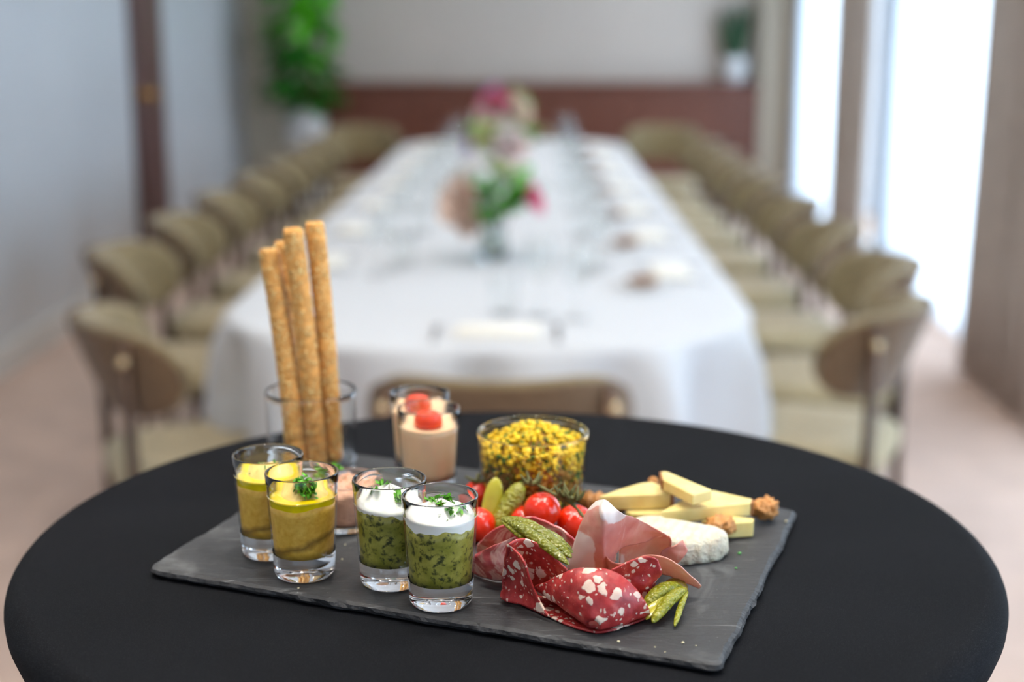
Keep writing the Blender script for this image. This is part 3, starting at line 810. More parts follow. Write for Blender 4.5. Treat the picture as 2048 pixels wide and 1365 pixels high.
def bouquet(x, y, which, roses, seed, sc=1.0):
    rng = random.Random(seed); z0 = 0.7505
    vs = thing('flower_vase', 'clear glass vase of flowers, %s on the white table' % which, 'vase', (x, y, z0), 0, 'flower vases on the banquet table')
    vp = [(0.0, 0), (0.045, 0), (0.047, 0.004), (0.045, 0.06), (0.034, 0.105), (0.036, 0.135), (0.0345, 0.135), (0.0325, 0.105), (0.0432, 0.06), (0.044, 0.010), (0.0, 0.010)]
    obj('vase_body', lathe(vp, 32, (x, y, z0)), 'vase_glass', vs)
    obj('water', lathe([(0.0, 0.0105), (0.0438, 0.0105), (0.0430, 0.06), (0.038, 0.085), (0.0, 0.085)], 32, (x, y, z0)), 'water', vs)
    top = Vector((x, y, z0 + 0.13))
    for i, (m, dx, dy, dz, s) in enumerate(roses):
        dz -= 0.025; dx *= 1.2; dy *= 1.25; p = Vector((x + dx, y + dy, z0 + dz)); dirv = p - Vector((x, y, z0 + 0.10)); dirv.z *= 0.5; dirv.normalize()
        nm = ('small ' if s < 0.85 else '') + {'rose_peach': 'peach', 'rose_pink': 'deep pink', 'rose_blush': 'pale blush', 'rose_cream': 'pale green', 'flower_purple': 'lilac'}[m]
        pos = 'left' if dx < -0.02 else ('right' if dx > 0.02 else 'middle'); hgt = 'upper' if dz > 0.24 else 'lower'
        dep = 'front' if dy < 0 else 'rear'
        r = thing('rose', '%s rose at the %s %s %s of the %s bouquet' % (nm, hgt, pos, dep, which.split(' ')[0]), 'flower', p, 0, 'roses in the table bouquets')
        q = Vector((0, 0, 1)).rotation_difference(dirv)
        if ROSE_ME[m] is None:
            o = obj('blossom', rose_geo(1.0), m); ROSE_ME[m] = o.data; o.parent = r
        else: o = bpy.data.objects.new('blossom', ROSE_ME[m]); col.objects.link(o); o.parent = r
        o.rotation_mode = 'QUATERNION'; o.rotation_quaternion = q; o.scale = (s*sc*1.45,)*3
        foot = Vector((x + dx*0.12, y + dy*0.12, z0 + 0.02))
        obj('stem', tube(crom([p, p*0.45 + Vector((x + dx*0.25, y + dy*0.25, z0 + 0.135))*0.55, foot], 4), 0.0022, 6), 'vine', r)
    for k in range(12):
        a = 2*PI*k/12 + rng.uniform(-0.2, 0.2); el = rng.uniform(0.2, 1.25)
        ln = rng.uniform(0.09, 0.13)*sc; d = Vector((math.cos(a)*math.cos(el), math.sin(a)*math.cos(el), math.sin(el)))
        p0 = top + Vector((math.cos(a)*0.012, math.sin(a)*0.012, -0.03)); p1 = top + d*ln
        sp = thing('leaf_sprig', 'leafy green sprig in the %s bouquet' % which.split(' ')[0], 'leaves', p0, 0, 'green sprigs in the %s bouquet' % which.split(' ')[0])
        obj('stem', tube([p0, (p0 + p1)/2 + Vector((0, 0, 0.01)), p1], 0.0018, 5), 'vine', sp)
        for j in range(6):
            f = 0.35 + 0.65*j/5; pp = p0.lerp(p1, f); az = a - PI/2 + (0.9 if j % 2 else -0.9)*(1 - 0.7*(j == 5)) + rng.uniform(-0.3, 0.3)
            lf = bpy.data.objects.new('leaf', leaf_mesh('bq', leaf_geo(0.06, 0.036), 'leaf_bouquet')); col.objects.link(lf); lf.parent = sp
            lf.location = pp - p0; lf.rotation_euler = (rng.uniform(-0.1, 0.9), rng.uniform(-0.5, 0.5), az); s = rng.uniform(1.0, 1.45)*sc; lf.scale = (s, s, s)
bouquet(-0.115, 4.36, 'nearest of the three', [('rose_peach', -0.062, -0.07, 0.200, 1.35), ('rose_peach', -0.050, -0.085, 0.150, 0.8), ('rose_blush', -0.045, 0.02, 0.27, 1.2), ('rose_cream', 0.012, 0.01, 0.285, 0.9),
        ('rose_pink', 0.088, -0.03, 0.205, 0.9), ('rose_blush', 0.05, 0.06, 0.245, 1.0), ('rose_blush', -0.09, 0.03, 0.24, 0.8)], 3)
bouquet(-0.135, 6.45, 'middle of the three', [('rose_blush', 0.03, -0.08, 0.20, 1.3), ('rose_cream', -0.035, -0.06, 0.23, 1.1), ('flower_purple', -0.10, -0.03, 0.19, 0.8), ('rose_peach', 0.06, 0.03, 0.25, 1.0),
        ('rose_pink', -0.05, 0.05, 0.26, 0.9), ('rose_blush', 0.0, 0.0, 0.28, 1.0)], 5, 1.15)
bouquet(-0.15, 8.70, 'farthest of the three', [('rose_pink', -0.05, -0.04, 0.27, 1.3), ('rose_peach', 0.05, -0.06, 0.22, 1.2), ('flower_purple', -0.06, 0.02, 0.31, 1.1), ('rose_blush', -0.09, -0.05, 0.21, 1.1),
        ('rose_cream', 0.05, 0.03, 0.29, 1.0), ('rose_pink', 0.0, -0.07, 0.24, 1.0)], 8, 1.2)

# ------------------------------------------------------------------ plants at the back wall
pl = thing('potted_plant', 'tall bushy green plant in a white planter in the far left corner', 'plant', (-1.70, 10.85, 0))
pc = Vector((-1.70, 10.85, 0))
obj('planter', lathe([(0.0, 0.0), (0.105, 0.0), (0.115, 0.01), (0.155, 0.84), (0.158, 0.86), (0.145, 0.86), (0.140, 0.80), (0.0, 0.80)], 40, pc), 'pot_white', pl)
obj('soil', lathe([(0.0, 0.825), (0.142, 0.822), (0.140, 0.801), (0.0, 0.801)], 32, pc), 'soil', pl)
for k in range(3):
    a = k*2.1; obj('trunk', tube([pc + Vector((0.03*math.cos(a), 0.03*math.sin(a), 0.81)), pc + Vector((0.05*math.cos(a + 1), 0.05*math.sin(a + 1), 1.3)), pc + Vector((0.03*math.cos(a + 2) + 0.03, 0.03*math.sin(a), 2.0))], [0.014, 0.012, 0.006], 8), 'trunk', pl)
rng = random.Random(21)
for k in range(290):
    z = rng.uniform(0.84, 2.10); wd = 0.27 if z < 1.35 else 0.20
    if z < 1.0: wd = 0.20 + 0.07*(z - 0.84)/0.16
    if z > 1.32 and z < 1.46: wd = 0.24
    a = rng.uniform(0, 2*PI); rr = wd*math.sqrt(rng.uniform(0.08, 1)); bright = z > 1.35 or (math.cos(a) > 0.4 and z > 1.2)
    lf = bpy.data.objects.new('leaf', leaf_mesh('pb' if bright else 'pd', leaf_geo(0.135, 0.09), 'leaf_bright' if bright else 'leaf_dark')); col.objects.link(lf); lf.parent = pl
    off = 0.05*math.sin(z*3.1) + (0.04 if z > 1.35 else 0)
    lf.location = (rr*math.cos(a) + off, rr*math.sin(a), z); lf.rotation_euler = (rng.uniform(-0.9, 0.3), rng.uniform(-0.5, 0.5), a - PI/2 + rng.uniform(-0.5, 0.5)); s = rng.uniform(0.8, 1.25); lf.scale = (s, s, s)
sp = thing('potted_plant', 'small spiky green plant in a white pot on the panelling ledge', 'plant', (1.60, 11.36, 1.0205)); sc0 = Vector((1.60, 11.36, 1.0205))
obj('pot', lathe([(0.0, 0), (0.075, 0), (0.085, 0.01), (0.108, 0.19), (0.108, 0.20), (0.098, 0.20), (0.095, 0.17), (0.0, 0.17)], 32, sc0), 'pot_white', sp)
obj('soil', lathe([(0.0, 0.185), (0.096, 0.183), (0.095, 0.171), (0.0, 0.171)], 24, sc0), 'soil', sp)
for k in range(18):
    a = k*2.4; r0 = 0.012 + 0.0028*k; h = rng.uniform(0.30, 0.46); ln = 0.05 + 0.004*k
    p0 = sc0 + Vector((r0*math.cos(a), r0*math.sin(a), 0.178)); p1 = p0 + Vector((ln*math.cos(a), ln*0.7*math.sin(a), h))
    if p1.y > YF - 0.02: p1.y = YF - 0.03
    obj('leaf', tube(crom([p0, p0.lerp(p1, 0.5) + Vector((0, 0, 0.03)), p1], 4), [0.014, 0.016, 0.017, 0.017, 0.016, 0.014, 0.011, 0.007, 0.002], 6), 'spiky_leaf', sp)

# ================================================================== COCKTAIL TABLE
TC = Vector((-0.016, 0.966, 0))
ct = thing('cocktail_table', 'round standing cocktail table in a black stretch cover', 'table', TC)
obj('tabletop', lathe([(0.0, 1.0985), (0.318, 1.0985), (0.332, 1.090), (0.332, 1.078), (0.32, 1.070), (0.0, 1.070)], 96, TC), 'plain_wood', ct)
obj('column', lathe([(0.0, 1.070), (0.030, 1.070), (0.030, 0.03), (0.0, 0.03)], 24, TC), 'bronze_metal', ct)
obj('foot', lathe([(0.0, 0.035), (0.03, 0.035), (0.25, 0.012), (0.25, 0.0), (0.0, 0.0)], 48, TC), 'bronze_metal', ct)
RT, RR = 0.342, 0.016
prof = [(0.0, ZT), (0.10, ZT), (0.20, ZT), (0.28, ZT), (0.31, ZT)] + [(RT - RR + RR*math.sin(R(a)), ZT - RR*(1 - math.cos(R(a)))) for a in range(0, 91, 9)]
prof += [(RT - 0.0005, 1.078), (RT - 0.004, 1.068), (RT - 0.014, 1.05), (0.300, 0.985), (0.245, 0.87), (0.205, 0.74), (0.187, 0.60), (0.19, 0.44), (0.215, 0.26), (0.26, 0.08), (0.285, 0.012), (0.283, 0.010)]
V, Fc = lathe(prof, 240, TC)
V2 = []
for v in V:      # the stretched folds below the rim
    d = v - TC; a = math.atan2(d.y, d.x); k = max(0.0, min(1.0, (1.072 - d.z)/0.06)) if d.z > 0.3 else 0.3
    f = 1 + k*0.006*(math.sin(a*46 + 2*math.sin(a*5)) + 0.5*math.sin(a*83))
    V2.append(TC + Vector((d.x*f, d.y*f, d.z)))
tag(obj('cover', (V2, Fc), 'black_fabric', ct), 'black stretch fabric cover')

# slate board
cor = [P(288, 1136, ZB), P(1442, 1333, ZB), P(1597, 1019, ZB)]
cor.append(cor[0] + cor[2] - cor[1])
def slate_ring(z, inset, amp, seed):
    pts = []; c4 = sum(cor, Vector())/4; ds = [(cor[(e + 1) % 4] - cor[e]).normalized() for e in range(4)]
    ins = [cor[e] + ds[e]*inset - ds[e - 1]*inset for e in range(4)]
    rads = [0.013, 0.007, 0.006, 0.008]; n = 100; base = []
    for e in range(4):
        a, b = ins[e], ins[(e + 1) % 4]; ra, rb = rads[e], rads[(e + 1) % 4]; L = (b - a).length
        for k in range(n): base.append(a + ds[e]*(ra + (L - ra - rb)*k/n))
        p, q = b - ds[e]*rb, b + ds[(e + 1) % 4]*rb
        for k in range(8):
            t = k/8; base.append(p*(1 - t)**2 + b*2*t*(1 - t) + q*t*t)
    for p in base:
        w = amp*(noise.noise(Vector((p.x*90, p.y*90, seed))) + 0.6*noise.noise(Vector((p.x*260, p.y*260, seed + 5)))) + 0.0018*noise.noise(Vector((p.x*24, p.y*24, 1.5)))
        d0 = (p - cor[0]).length
        if d0 < 0.04: w -= 0.0035*math.sin(PI*d0/0.04)*max(0, noise.noise(Vector((d0*110, 0, 2))) + 0.25)
        q = p + (p - c4).normalized()*w
        pts.append(Vector((q.x, q.y, z + (0.0004*noise.noise(Vector((p.x*120, p.y*120, seed + 9))) if seed else 0))))
    return pts
rings = [slate_ring(ZB, 0.0030, 0.0012, 0), slate_ring(ZB - 0.0013, 0.0008, 0.0012, 2), slate_ring(ZB - 0.0035, 0.0000, 0.0014, 4), slate_ring(ZB - 0.0052, 0.0012, 0.0012, 6), slate_ring(ZT + 0.0006, 0.003, 0.0008, 0)]
n = len(rings[0]); V = [p for r in rings for p in r]; Fc = []; mi = []
cen = sum(cor, Vector())/4; V.append(Vector((cen.x, cen.y, ZB))); ci = len(V) - 1
for k in range(n): Fc.append((ci, k, (k + 1) % n)); mi.append(0)
for i in range(len(rings) - 1):
    for k in range(n):
        Fc.append((i*n + k, (i + 1)*n + k, (i + 1)*n + (k + 1) % n, i*n + (k + 1) % n)); mi.append(0 if i == 0 else 1)
Fc.append(tuple(reversed(range((len(rings) - 1)*n, len(rings)*n)))); mi.append(1)
tag(obj('slate_board', (V, Fc, mi), ['slate', 'slate_edge'], loc=(cor[0] + cor[2])/2, smooth=False), 'dark grey slate serving board with rough chipped edges', 'board')

# ------------------------------------------------------------------ small glasses
GH, GR, GB = 0.0695, 0.0236, 0.0195
def lathe2(prof, n, center, z0, z1):
    """lathe with material 1 on the wall between heights z0 and z1."""
    V, Fc = lathe(prof, n, center); mi = []
    for i in range(len(prof) - 1):
        za, zb = prof[i][1], prof[i + 1][1]
        mi += [1 if (min(za, zb) >= z0 - 1e-6 and max(za, zb) <= z1 + 1e-6 and abs(za - zb) > 1e-5) else 0]*n
    mi += [0]*(len(Fc) - len(mi))
    return V, Fc, mi
def wall_out(z): return GB + (GR - GB)*(z/GH)
def shot_profile(fill):
    w = 0.0016; zi = 0.0158
    out = [(0.0, 0.0012), (GB - 0.004, 0.0008), (GB - 0.0018, 0.0), (GB - 0.0004, 0.0012)]
    for z in (0.004, 0.012, 0.0165, 0.035, fill, 0.062, GH - 0.0012): out.append((wall_out(z), z))
    out += [(GR - 0.0003, GH - 0.0003), (GR - 0.0008, GH), (GR - 0.0013, GH - 0.0003)]
    for z in (GH - 0.0012, 0.062, fill, 0.035, 0.022): out.append((wall_out(z) - w, z))
    out += [(wall_out(0.018) - w - 0.0008, 0.0175), (wall_out(0.016) - w - 0.003, zi), (0.0, zi)]
    return out
def inner(z): return wall_out(z) - 0.0016 + 0.00018
def leaf_bits(cx, cy, surf, n, spread, size, seed, off=(0, 0), lift=0.0012, mult=1):
    rng = random.Random(seed); gs = []
    for k in range(n):
        a = rng.uniform(0, 2*PI); r = spread*math.sqrt(rng.random())
        x, y = cx + off[0] + r*math.cos(a), cy + off[1] + r*math.sin(a)
        z = surf(x, y) + rng.uniform(0.2, 1.0)*lift
        for m in range(mult):
            s = size*rng.uniform(0.6, 1.3); g = leaf_geo(s, s*rng.uniform(0.5, 0.9), rng.uniform(-0.6, 0.6), 3)
            mt = Matrix.Translation((x, y, z)) @ Matrix.Rotation(rng.uniform(0, 2*PI), 4, 'Z') @ Matrix.Rotation(rng.uniform(-0.7, 0.9), 4, 'X') @ Matrix.Rotation(rng.uniform(-0.8, 0.8), 4, 'Y')
            gs.append(xf(g, mt))
    return join(*gs)
def verrine(name, label, px, py, fill, seed, level):
    c = P(px, py, ZB + GH); base = Vector((c.x, c.y, ZB + 0.0003))
    v = thing(name, label, 'glass', base)
    obj('glass', lathe2(shot_profile(level), 72, base, 0.0165, level), ['glass', 'thin_glass'], v)
    fill(v, base, seed)
    return v
def fill_hummus(ztop, zoil, peak, sprig):
    def f(v, b, seed):
        rng = random.Random(seed); ph = rng.uniform(0, 6)
        hf = lambda q, a: 0.0008*math.sin(2*a + ph) + 0.0006*math.sin(5*a)
        # hummus body up to the oil line, its dome sticks out of the oil
        W = lambda z: inner(z - b.z)
        o = obj('hummus', mound((b.x, b.y), inner(zoil), b.z + zoil, hf, 10, 64, W, b.z + 0.0158), 'hummus', v)
        o.data.transform(Matrix.Translation((0, 0, 0)))
        oilh = lambda q, a: 0.0004*math.cos(3*a + ph)
        zo = lambda q, a: 0.0 + oilh(q, a)
        obj('oil', mound((b.x, b.y), inner(ztop) - 0.0001, b.z + ztop, zo, 10, 64, lambda z: inner(z - b.z) - 0.00012, b.z + zoil - 0.002), 'olive_oil', v)
        dx, dy = rng.uniform(-0.002, 0.002), 0.003
        dome = lambda q, a: peak*(1 - q**2.2) + 0.0011*q*(1 - q)*math.sin(3*a + 6*q + ph)*2 - 0.0012
        obj('dome', mound((b.x + dx, b.y + dy), 0.0165, b.z + ztop, dome, 16, 48), 'hummus_top', v)
        def surf(x, y):
            q = min(1, math.hypot(x - b.x - dx, y - b.y - dy)/0.0165); return b.z + ztop + max(0.0003, dome(q, math.atan2(y - b.y - dy, x - b.x - dx)))
        if sprig: tag(obj('parsley', leaf_bits(b.x, b.y, surf, 90, 0.0075, 0.0034, seed, (0.0025, -0.006), 0.0060, 2), 'parsley', v), None, kind='stuff')
        tag(obj('parsley_flecks', leaf_bits(b.x, b.y, surf, 9 if sprig else 14, 0.012, 0.0020, seed + 3, (-0.003, 0.0), 0.0008), 'parsley_dark', v), None, kind='stuff')
    return f
def fill_green(zg, zw, peak, tilt, sprig_off):
    def f(v, b, seed):
        rng = random.Random(seed); ph = rng.uniform(0, 6)
        edge = lambda q, a: q*(tilt*math.cos(a - PI) + 0.0009*math.sin(4*a + ph) + 0.0006*math.sin(9*a + ph) + 0.0004*math.sin(17*a))
        obj('green_puree', mound((b.x, b.y), inner(zg), b.z + zg, edge, 10, 96, lambda z: inner(z - b.z), b.z + 0.0158), 'green_puree', v)
        def cream(q, a):
            k = max(0.0, 1 - q)
            fold = 0.5 + 0.5*math.sin(6*a + 5*q + ph)
            return peak*(k**0.75)*(0.72 + 0.28*fold) + 0.0016*math.sin(2*a + ph)*q*(1 - 0.4*q) + tilt*0.4*q*math.cos(a - PI)
        obj('cream', mound((b.x, b.y), inner(zw) - 0.0001, b.z + zw, cream, 28, 96, lambda z: inner(z - b.z) - 0.00010, b.z + zg - 0.004), 'white_cream', v)
        def surf(x, y):
            q = min(1, math.hypot(x - b.x, y - b.y)/inner(zw)); return b.z + zw + cream(q, math.atan2(y - b.y, x - b.x))
        for k, (ox, oy) in enumerate(sprig_off):
            obj('parsley_leaf', leaf_bits(b.x, b.y, surf, 9, 0.0026, 0.0036, seed + k, (ox, oy), 0.0022, 2), 'parsley', v)
        tag(obj('parsley_flecks', leaf_bits(b.x, b.y, surf, 14, 0.015, 0.0019, seed + 9, (0, -0.003), 0.0006), 'parsley_dark', v), None, kind='stuff')
    return f
def fill_pink(zf):
    def f(v, b, seed):
        hf = lambda q, a: 0.0004*math.sin(2*a + seed)*q
        obj('pink_cream', mound((b.x, b.y), inner(zf), b.z + zf, hf, 8, 64, lambda z: inner(z - b.z), b.z + 0.0158), 'pink_cream', v)
    return f
verrine('hummus_verrine', 'shot glass of mustard-yellow hummus at the back left, without a parsley sprig', 535.5, 908, fill_hummus(0.0555, 0.0505, 0.0070, False), 11, 0.0560)
verrine('hummus_verrine', 'shot glass of mustard-yellow hummus in front, topped with a parsley sprig', 603, 943, fill_hummus(0.0535, 0.0490, 0.0075, True), 12, 0.0545)
verrine('green_verrine', 'shot glass of green herb puree and white cream, second from the right in front', 778.5, 957, fill_green(0.0500, 0.0525, 0.0135, 0.0035, [(-0.006, 0.012), (-0.0045, 0.002), (-0.009, -0.006), (0.007, -0.010)]), 13, 0.0540)
verrine('green_verrine', 'frontmost shot glass of green herb puree with white cream, nearest the salami', 879.5, 990, fill_green(0.0510, 0.0565, 0.0105, 0.0004, [(-0.005, 0.004), (0.004, 0.005), (0.006, -0.010), (0.013, -0.005), (-0.001, -0.004)]), 14, 0.0570)
for (px, py, lb, tl, sd) in ((857, 815, 'front one of the two shot glasses of pale pink cream', 'halved red tomato on the front pink cream glass', 1), (838.5, 784, 'rear one of the two shot glasses of pale pink cream', 'halved red tomato on the rear pink cream glass', 2)):
    v = verrine('pink_cream_verrine', lb, px, py, fill_pink(0.0555), sd, 0.0560)
    b = world_loc(v) + Vector((0.0 if sd == 1 else -0.001, -0.0045, 0.0560))
    V, Fc = [], []
    prf = [(0.0, 0.0002), (0.0095, 0.0002), (0.0108, 0.0020), (0.0107, 0.0055), (0.0092, 0.0088), (0.006, 0.0108), (0.0, 0.0116)]
    tm = thing('tomato_half', tl, 'tomato', b)
    obj('flesh', lathe([(r*(1.0), z) for r, z in prf], 40, b), 'tomato_flesh', tm)

# ------------------------------------------------------------------ tumblers
def tumbler_profile(Rr, Rb, H, w, zi):
    o = [(0.0, 0.001), (Rb - 0.003, 0.0), (Rb - 0.0008, 0.0012)]
    for k in range(1, 8): o.append((Rb + (Rr - Rb)*k/7.5, H*k/7.5))
    o += [(Rr, H - 0.001), (Rr - w*0.3, H), (Rr - w*0.8, H), (Rr - w, H - 0.001)]
    for k in range(7, 1, -1): o.append((Rb + (Rr - Rb)*k/7.5 - w, H*k/7.5))
    o += [(Rb - w - 0.0008, zi + 0.0025), (Rb - w - 0.003, zi), (0.0, zi)]
    return o
# breadstick glass
HG, RG = 0.066, 0.0362
c = P(621.5, 780, ZB + HG); gb = Vector((c.x, c.y, ZB + 0.0003))
tag(obj('tumbler', lathe2(tumbler_profile(RG, 0.0352, HG, 0.0017, 0.006), 80, gb, 0.0084, HG*0.94), ['glass', 'thin_glass'], loc=gb), 'clear glass tumbler holding the sesame breadsticks', 'glass')
def breadstick(label, p0, p1, rad, seed):
    ax = (p1 - p0); L = ax.length; d = ax.normalized(); s1 = d.cross(Vector((0, 1, 0))).normalized(); s2 = d.cross(s1)
    rng = random.Random(seed); V, Fc = [], []; n, m = 26, 130
    bend = rng.uniform(-0.003, 0.003)
    def axis(t): return p0 + ax*t + s1*bend*math.sin(PI*t)
    for i in range(m + 1):
        t = i/m; e = min(1, (t*L)/0.004, ((1 - t)*L)/0.004); rr0 = rad*(0.78 + 0.22*math.sqrt(max(0.0, e)))
        for k in range(n):
            a = 2*PI*k/n; dr = s1*math.cos(a) + s2*math.sin(a); p = axis(t)
            rr = rr0*(1 + 0.07*noise.noise((p + dr*rad)*300 + Vector((seed, 0, 0))) + 0.06*noise.noise(Vector((t*14, seed*3.1, 0))))
            V.append(p + dr*rr)
    for i in range(m):
        for k in range(n): Fc.append((i*n + k, i*n + (k + 1) % n, (i + 1)*n + (k + 1) % n, (i + 1)*n + k))
    Fc.append(tuple(reversed(range(n)))); Fc.append(tuple(range(m*n, (m + 1)*n)))
    b = thing('breadstick', label, 'breadstick', p0, 0, 'sesame breadsticks in the tumbler')
    obj('stick', (V, Fc), 'breadstick', b)
    gs = []
    for k in range(1900):
        t = rng.random(); a = rng.uniform(0, 2*PI); dr = s1*math.cos(a) + s2*math.sin(a)
        rr = rad*(0.95 if 0.01 < t < 0.985 else 0.8)
        rot = rnd_rot() if rng.random() < 0.3 else Matrix((s1.cross(dr), d, dr)).transposed() @ Matrix.Rotation(rng.uniform(0, PI), 3, 'Z')
        s = rng.uniform(0.6, 1.05)
        gs.append(blob(axis(t) + dr*rr, (0.00105*s, 0.00150*s, 0.00095*s), 1, 0, 0, rot))
    tag(obj('sesame_coat', join(*gs), 'sesame', b), None, kind='stuff')
yb = gb.y
def stick(label, tx, ty, ytop, bx, by_px, ybot, rad, seed):
    p1 = PY(tx, ty, ytop); q = PY(bx, by_px, ybot)
    breadstick(label, Vector((q.x, q.y, ZB + 0.0075)), p1, rad, seed)
stick('leftmost and shortest sesame breadstick in the tumbler', 537, 497, yb + 0.004, 594, 930, yb - 0.014, 0.0079, 1)
stick('thin sesame breadstick half hidden behind the left two', 563, 482, yb + 0.030, 606, 930, yb + 0.014, 0.0062, 2)
stick('sesame breadstick in the middle front of the tumbler', 585, 456, yb - 0.002, 634, 930, yb - 0.010, 0.0077, 3)
stick('rightmost and tallest sesame breadstick in the tumbler', 629, 444, yb + 0.010, 667, 930, yb + 0.000, 0.0075, 4)

# egg salad bowl
HE, RE, RBE = 0.060, 0.0408, 0.0372
c = P(1066, 862, ZB + HE); eb = Vector((c.x, c.y, ZB + 0.0003))
ev = thing('egg_bowl', 'wide glass bowl heaped with chopped yellow egg and green herbs', 'bowl', eb)
obj('glass', lathe2(tumbler_profile(RE, RBE, HE, 0.0018, 0.0055), 80, eb, 0.0079, HE*0.94), ['glass', 'thin_glass'], ev)
def re_in(z): return RBE + (RE - RBE)*(z/HE) - 0.0018
eh = lambda q, a: 0.012*(1 - q*q) - 0.010*q**3 + 0.0016*math.sin(3*a + 2)*q
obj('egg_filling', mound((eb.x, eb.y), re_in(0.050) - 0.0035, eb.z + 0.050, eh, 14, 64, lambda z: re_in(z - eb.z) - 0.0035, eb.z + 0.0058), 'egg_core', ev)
ys, gs, bs = [], [], []
rng = random.Random(5)
for k in range(2300):
    side = rng.random() < 0.55; a = rng.uniform(0, 2*PI)
    if side:
        zz = rng.uniform(0.008, 0.052); rr = re_in(zz) - rng.uniform(0.0012, 0.0036)
    else:
        q = math.sqrt(rng.random()); rr = q*(re_in(0.052) - 0.0018); zz = 0.050 + eh(q, a) + rng.uniform(0.0, 0.0028)
    p = Vector((eb.x + rr*math.cos(a), eb.y + rr*math.sin(a), eb.z + zz)); s = rng.uniform(0.0012, 0.0029)
    g = blob(p, (s, s*rng.uniform(0.6, 1), s*rng.uniform(0.6, 1)), 1, 0.5, k, rnd_rot())
    u = rng.random(); nz = noise.noise(p*130)
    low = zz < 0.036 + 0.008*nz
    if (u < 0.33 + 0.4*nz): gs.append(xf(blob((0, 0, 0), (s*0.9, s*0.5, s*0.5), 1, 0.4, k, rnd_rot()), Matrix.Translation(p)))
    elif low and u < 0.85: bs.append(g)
    else: ys.append(g)
for nm, lst, mt in (('egg_crumbs', ys, 'egg_yellow'), ('herb_bits', gs, 'chive'), ('brown_crumbs', bs, 'egg_core')):
    tag(obj(nm, join(*lst), mt, ev), None, kind='stuff')

# rillettes bowl
HI, RI, RBI = 0.034, 0.0262, 0.0240
c = P(690, 959, ZB + HI); ib = Vector((c.x, c.y, ZB + 0.0003))
iv = thing('rillettes_bowl', 'low glass pot of pink rillettes behind the shot glasses', 'bowl', ib)
obj('glass', lathe2(tumbler_profile(RI, RBI, HI, 0.0018, 0.0055), 64, ib, 0.0045, HI*0.94), ['glass', 'thin_glass'], iv)
def ri_in(z): return RBI + (RI - RBI)*(z/HI) - 0.0018 + 0.00015
def rh(q, a):
    p = Vector((q*math.cos(a)*3.4, q*math.sin(a)*3.4, 0)); return 0.0075*(1 - q*q) + 0.0034*noise.noise(p) + 0.0016*noise.noise(p*3.1)
obj('rillettes', mound((ib.x, ib.y), ri_in(0.027), ib.z + 0.027, rh, 30, 96, lambda z: ri_in(z - ib.z), ib.z + 0.0058), 'rillettes', iv)
def rsurf(x, y):
    q = min(1, math.hypot(x - ib.x, y - ib.y)/ri_in(0.027)); return ib.z + 0.027 + rh(q, math.atan2(y - ib.y, x - ib.x))
tag(obj('parsley', leaf_bits(ib.x, ib.y, rsurf, 34, 0.008, 0.0045, 4, (-0.014, 0.004), 0.008, 2), 'parsley', iv), None, kind='stuff')
tag(obj('parsley_flecks', leaf_bits(ib.x, ib.y, rsurf, 10, 0.020, 0.0022, 6, (0.004, 0), 0.001), 'parsley_dark', iv), None, kind='stuff')

# ================================================================== CHARCUTERIE
def slice_obj(name, label, cat, grids, mat, thick, group=None, rough=0.0006, seed=0, n=8):
    gs, W = [], []
    for g in grids:
        fat = None
        if isinstance(g, dict): fat = g.get('fat'); wrap = g.get('wrap', False); g = g['grid']
        else: wrap = False
        ge, w = sheet(px_grid(g) if not isinstance(g[0][0], Vector) else g, thick, n, rough, seed, fat, wrap); gs.append(ge); W += w
    ge = join(*gs); zmin = min(v.z for v in ge[0]); c = sum((Vector(v) for v in ge[0]), Vector())/len(ge[0])
    o = obj(name, ge, mat, loc=(c.x, c.y, zmin)); set_fat(o, W)
    return tag(o, label, cat, group)
GS, GCP, GHM = 'salami slices on the slate', 'coppa slices on the slate', 'ham slices on the slate'
# the flat slice under the folded ones
slice_obj('salami_slice', 'flat salami slice lying under the folded ones, only its edge showing', 'salami', [[
    [(1040, 1208, .0012), (1088, 1230, .0012), (1138, 1252, .0012), (1195, 1266, .0012), (1250, 1254, .0012), (1302, 1234, .0012)],
    [(1050, 1196, .0014), (1098, 1212, .0020), (1142, 1228, .0020), (1192, 1238, .0020), (1245, 1230, .0016), (1296, 1214, .0014)],
    [(1066, 1182, .0014), (1106, 1190, .0020), (1144, 1202, .0020), (1190, 1206, .0020), (1238, 1200, .0016), (1284, 1196, .0014)]]], 'salami', 0.0011, GS, seed=1)
# folded cone in front
apex = B(1188, 1262, 0.0050)
rim = [(1070, 1174, .014), (1086, 1167, .019), (1106, 1157, .0245), (1139, 1143, .0315), (1174, 1137, .0345), (1217, 1142, .0335), (1245, 1155, .0300), (1268, 1176, .0245), (1288, 1201, .0165), (1299, 1220, .0095),
       (1296, 1230, .0045), (1270, 1222, .0040), (1230, 1205, .0040), (1180, 1194, .0040), (1120, 1196, .0045), (1082, 1186, .0090)]
rimv = [B(*p) for p in rim]
cone = []
for q in (0.10, 0.34, 0.60, 0.82, 1.0):
    row = []
    for i, p in enumerate(rimv):
        v = apex.lerp(p, q); up = max(0, p.z - ZB - 0.006)
        v = v + Vector((0, -0.0016, 0.30*up))*math.sin(PI*q)*1.0
        if q == 0.10: v = apex.lerp(p, 0.10) + Vector((0, 0, 0.002 if up > 0.005 else 0.0))
        row.append(v)
    cone.append(row)
slice_obj('salami_slice', 'large folded salami slice in front, speckled with white fat', 'salami', [{'grid': cone, 'wrap': True}], 'salami', 0.0012, GS, seed=2, n=6)
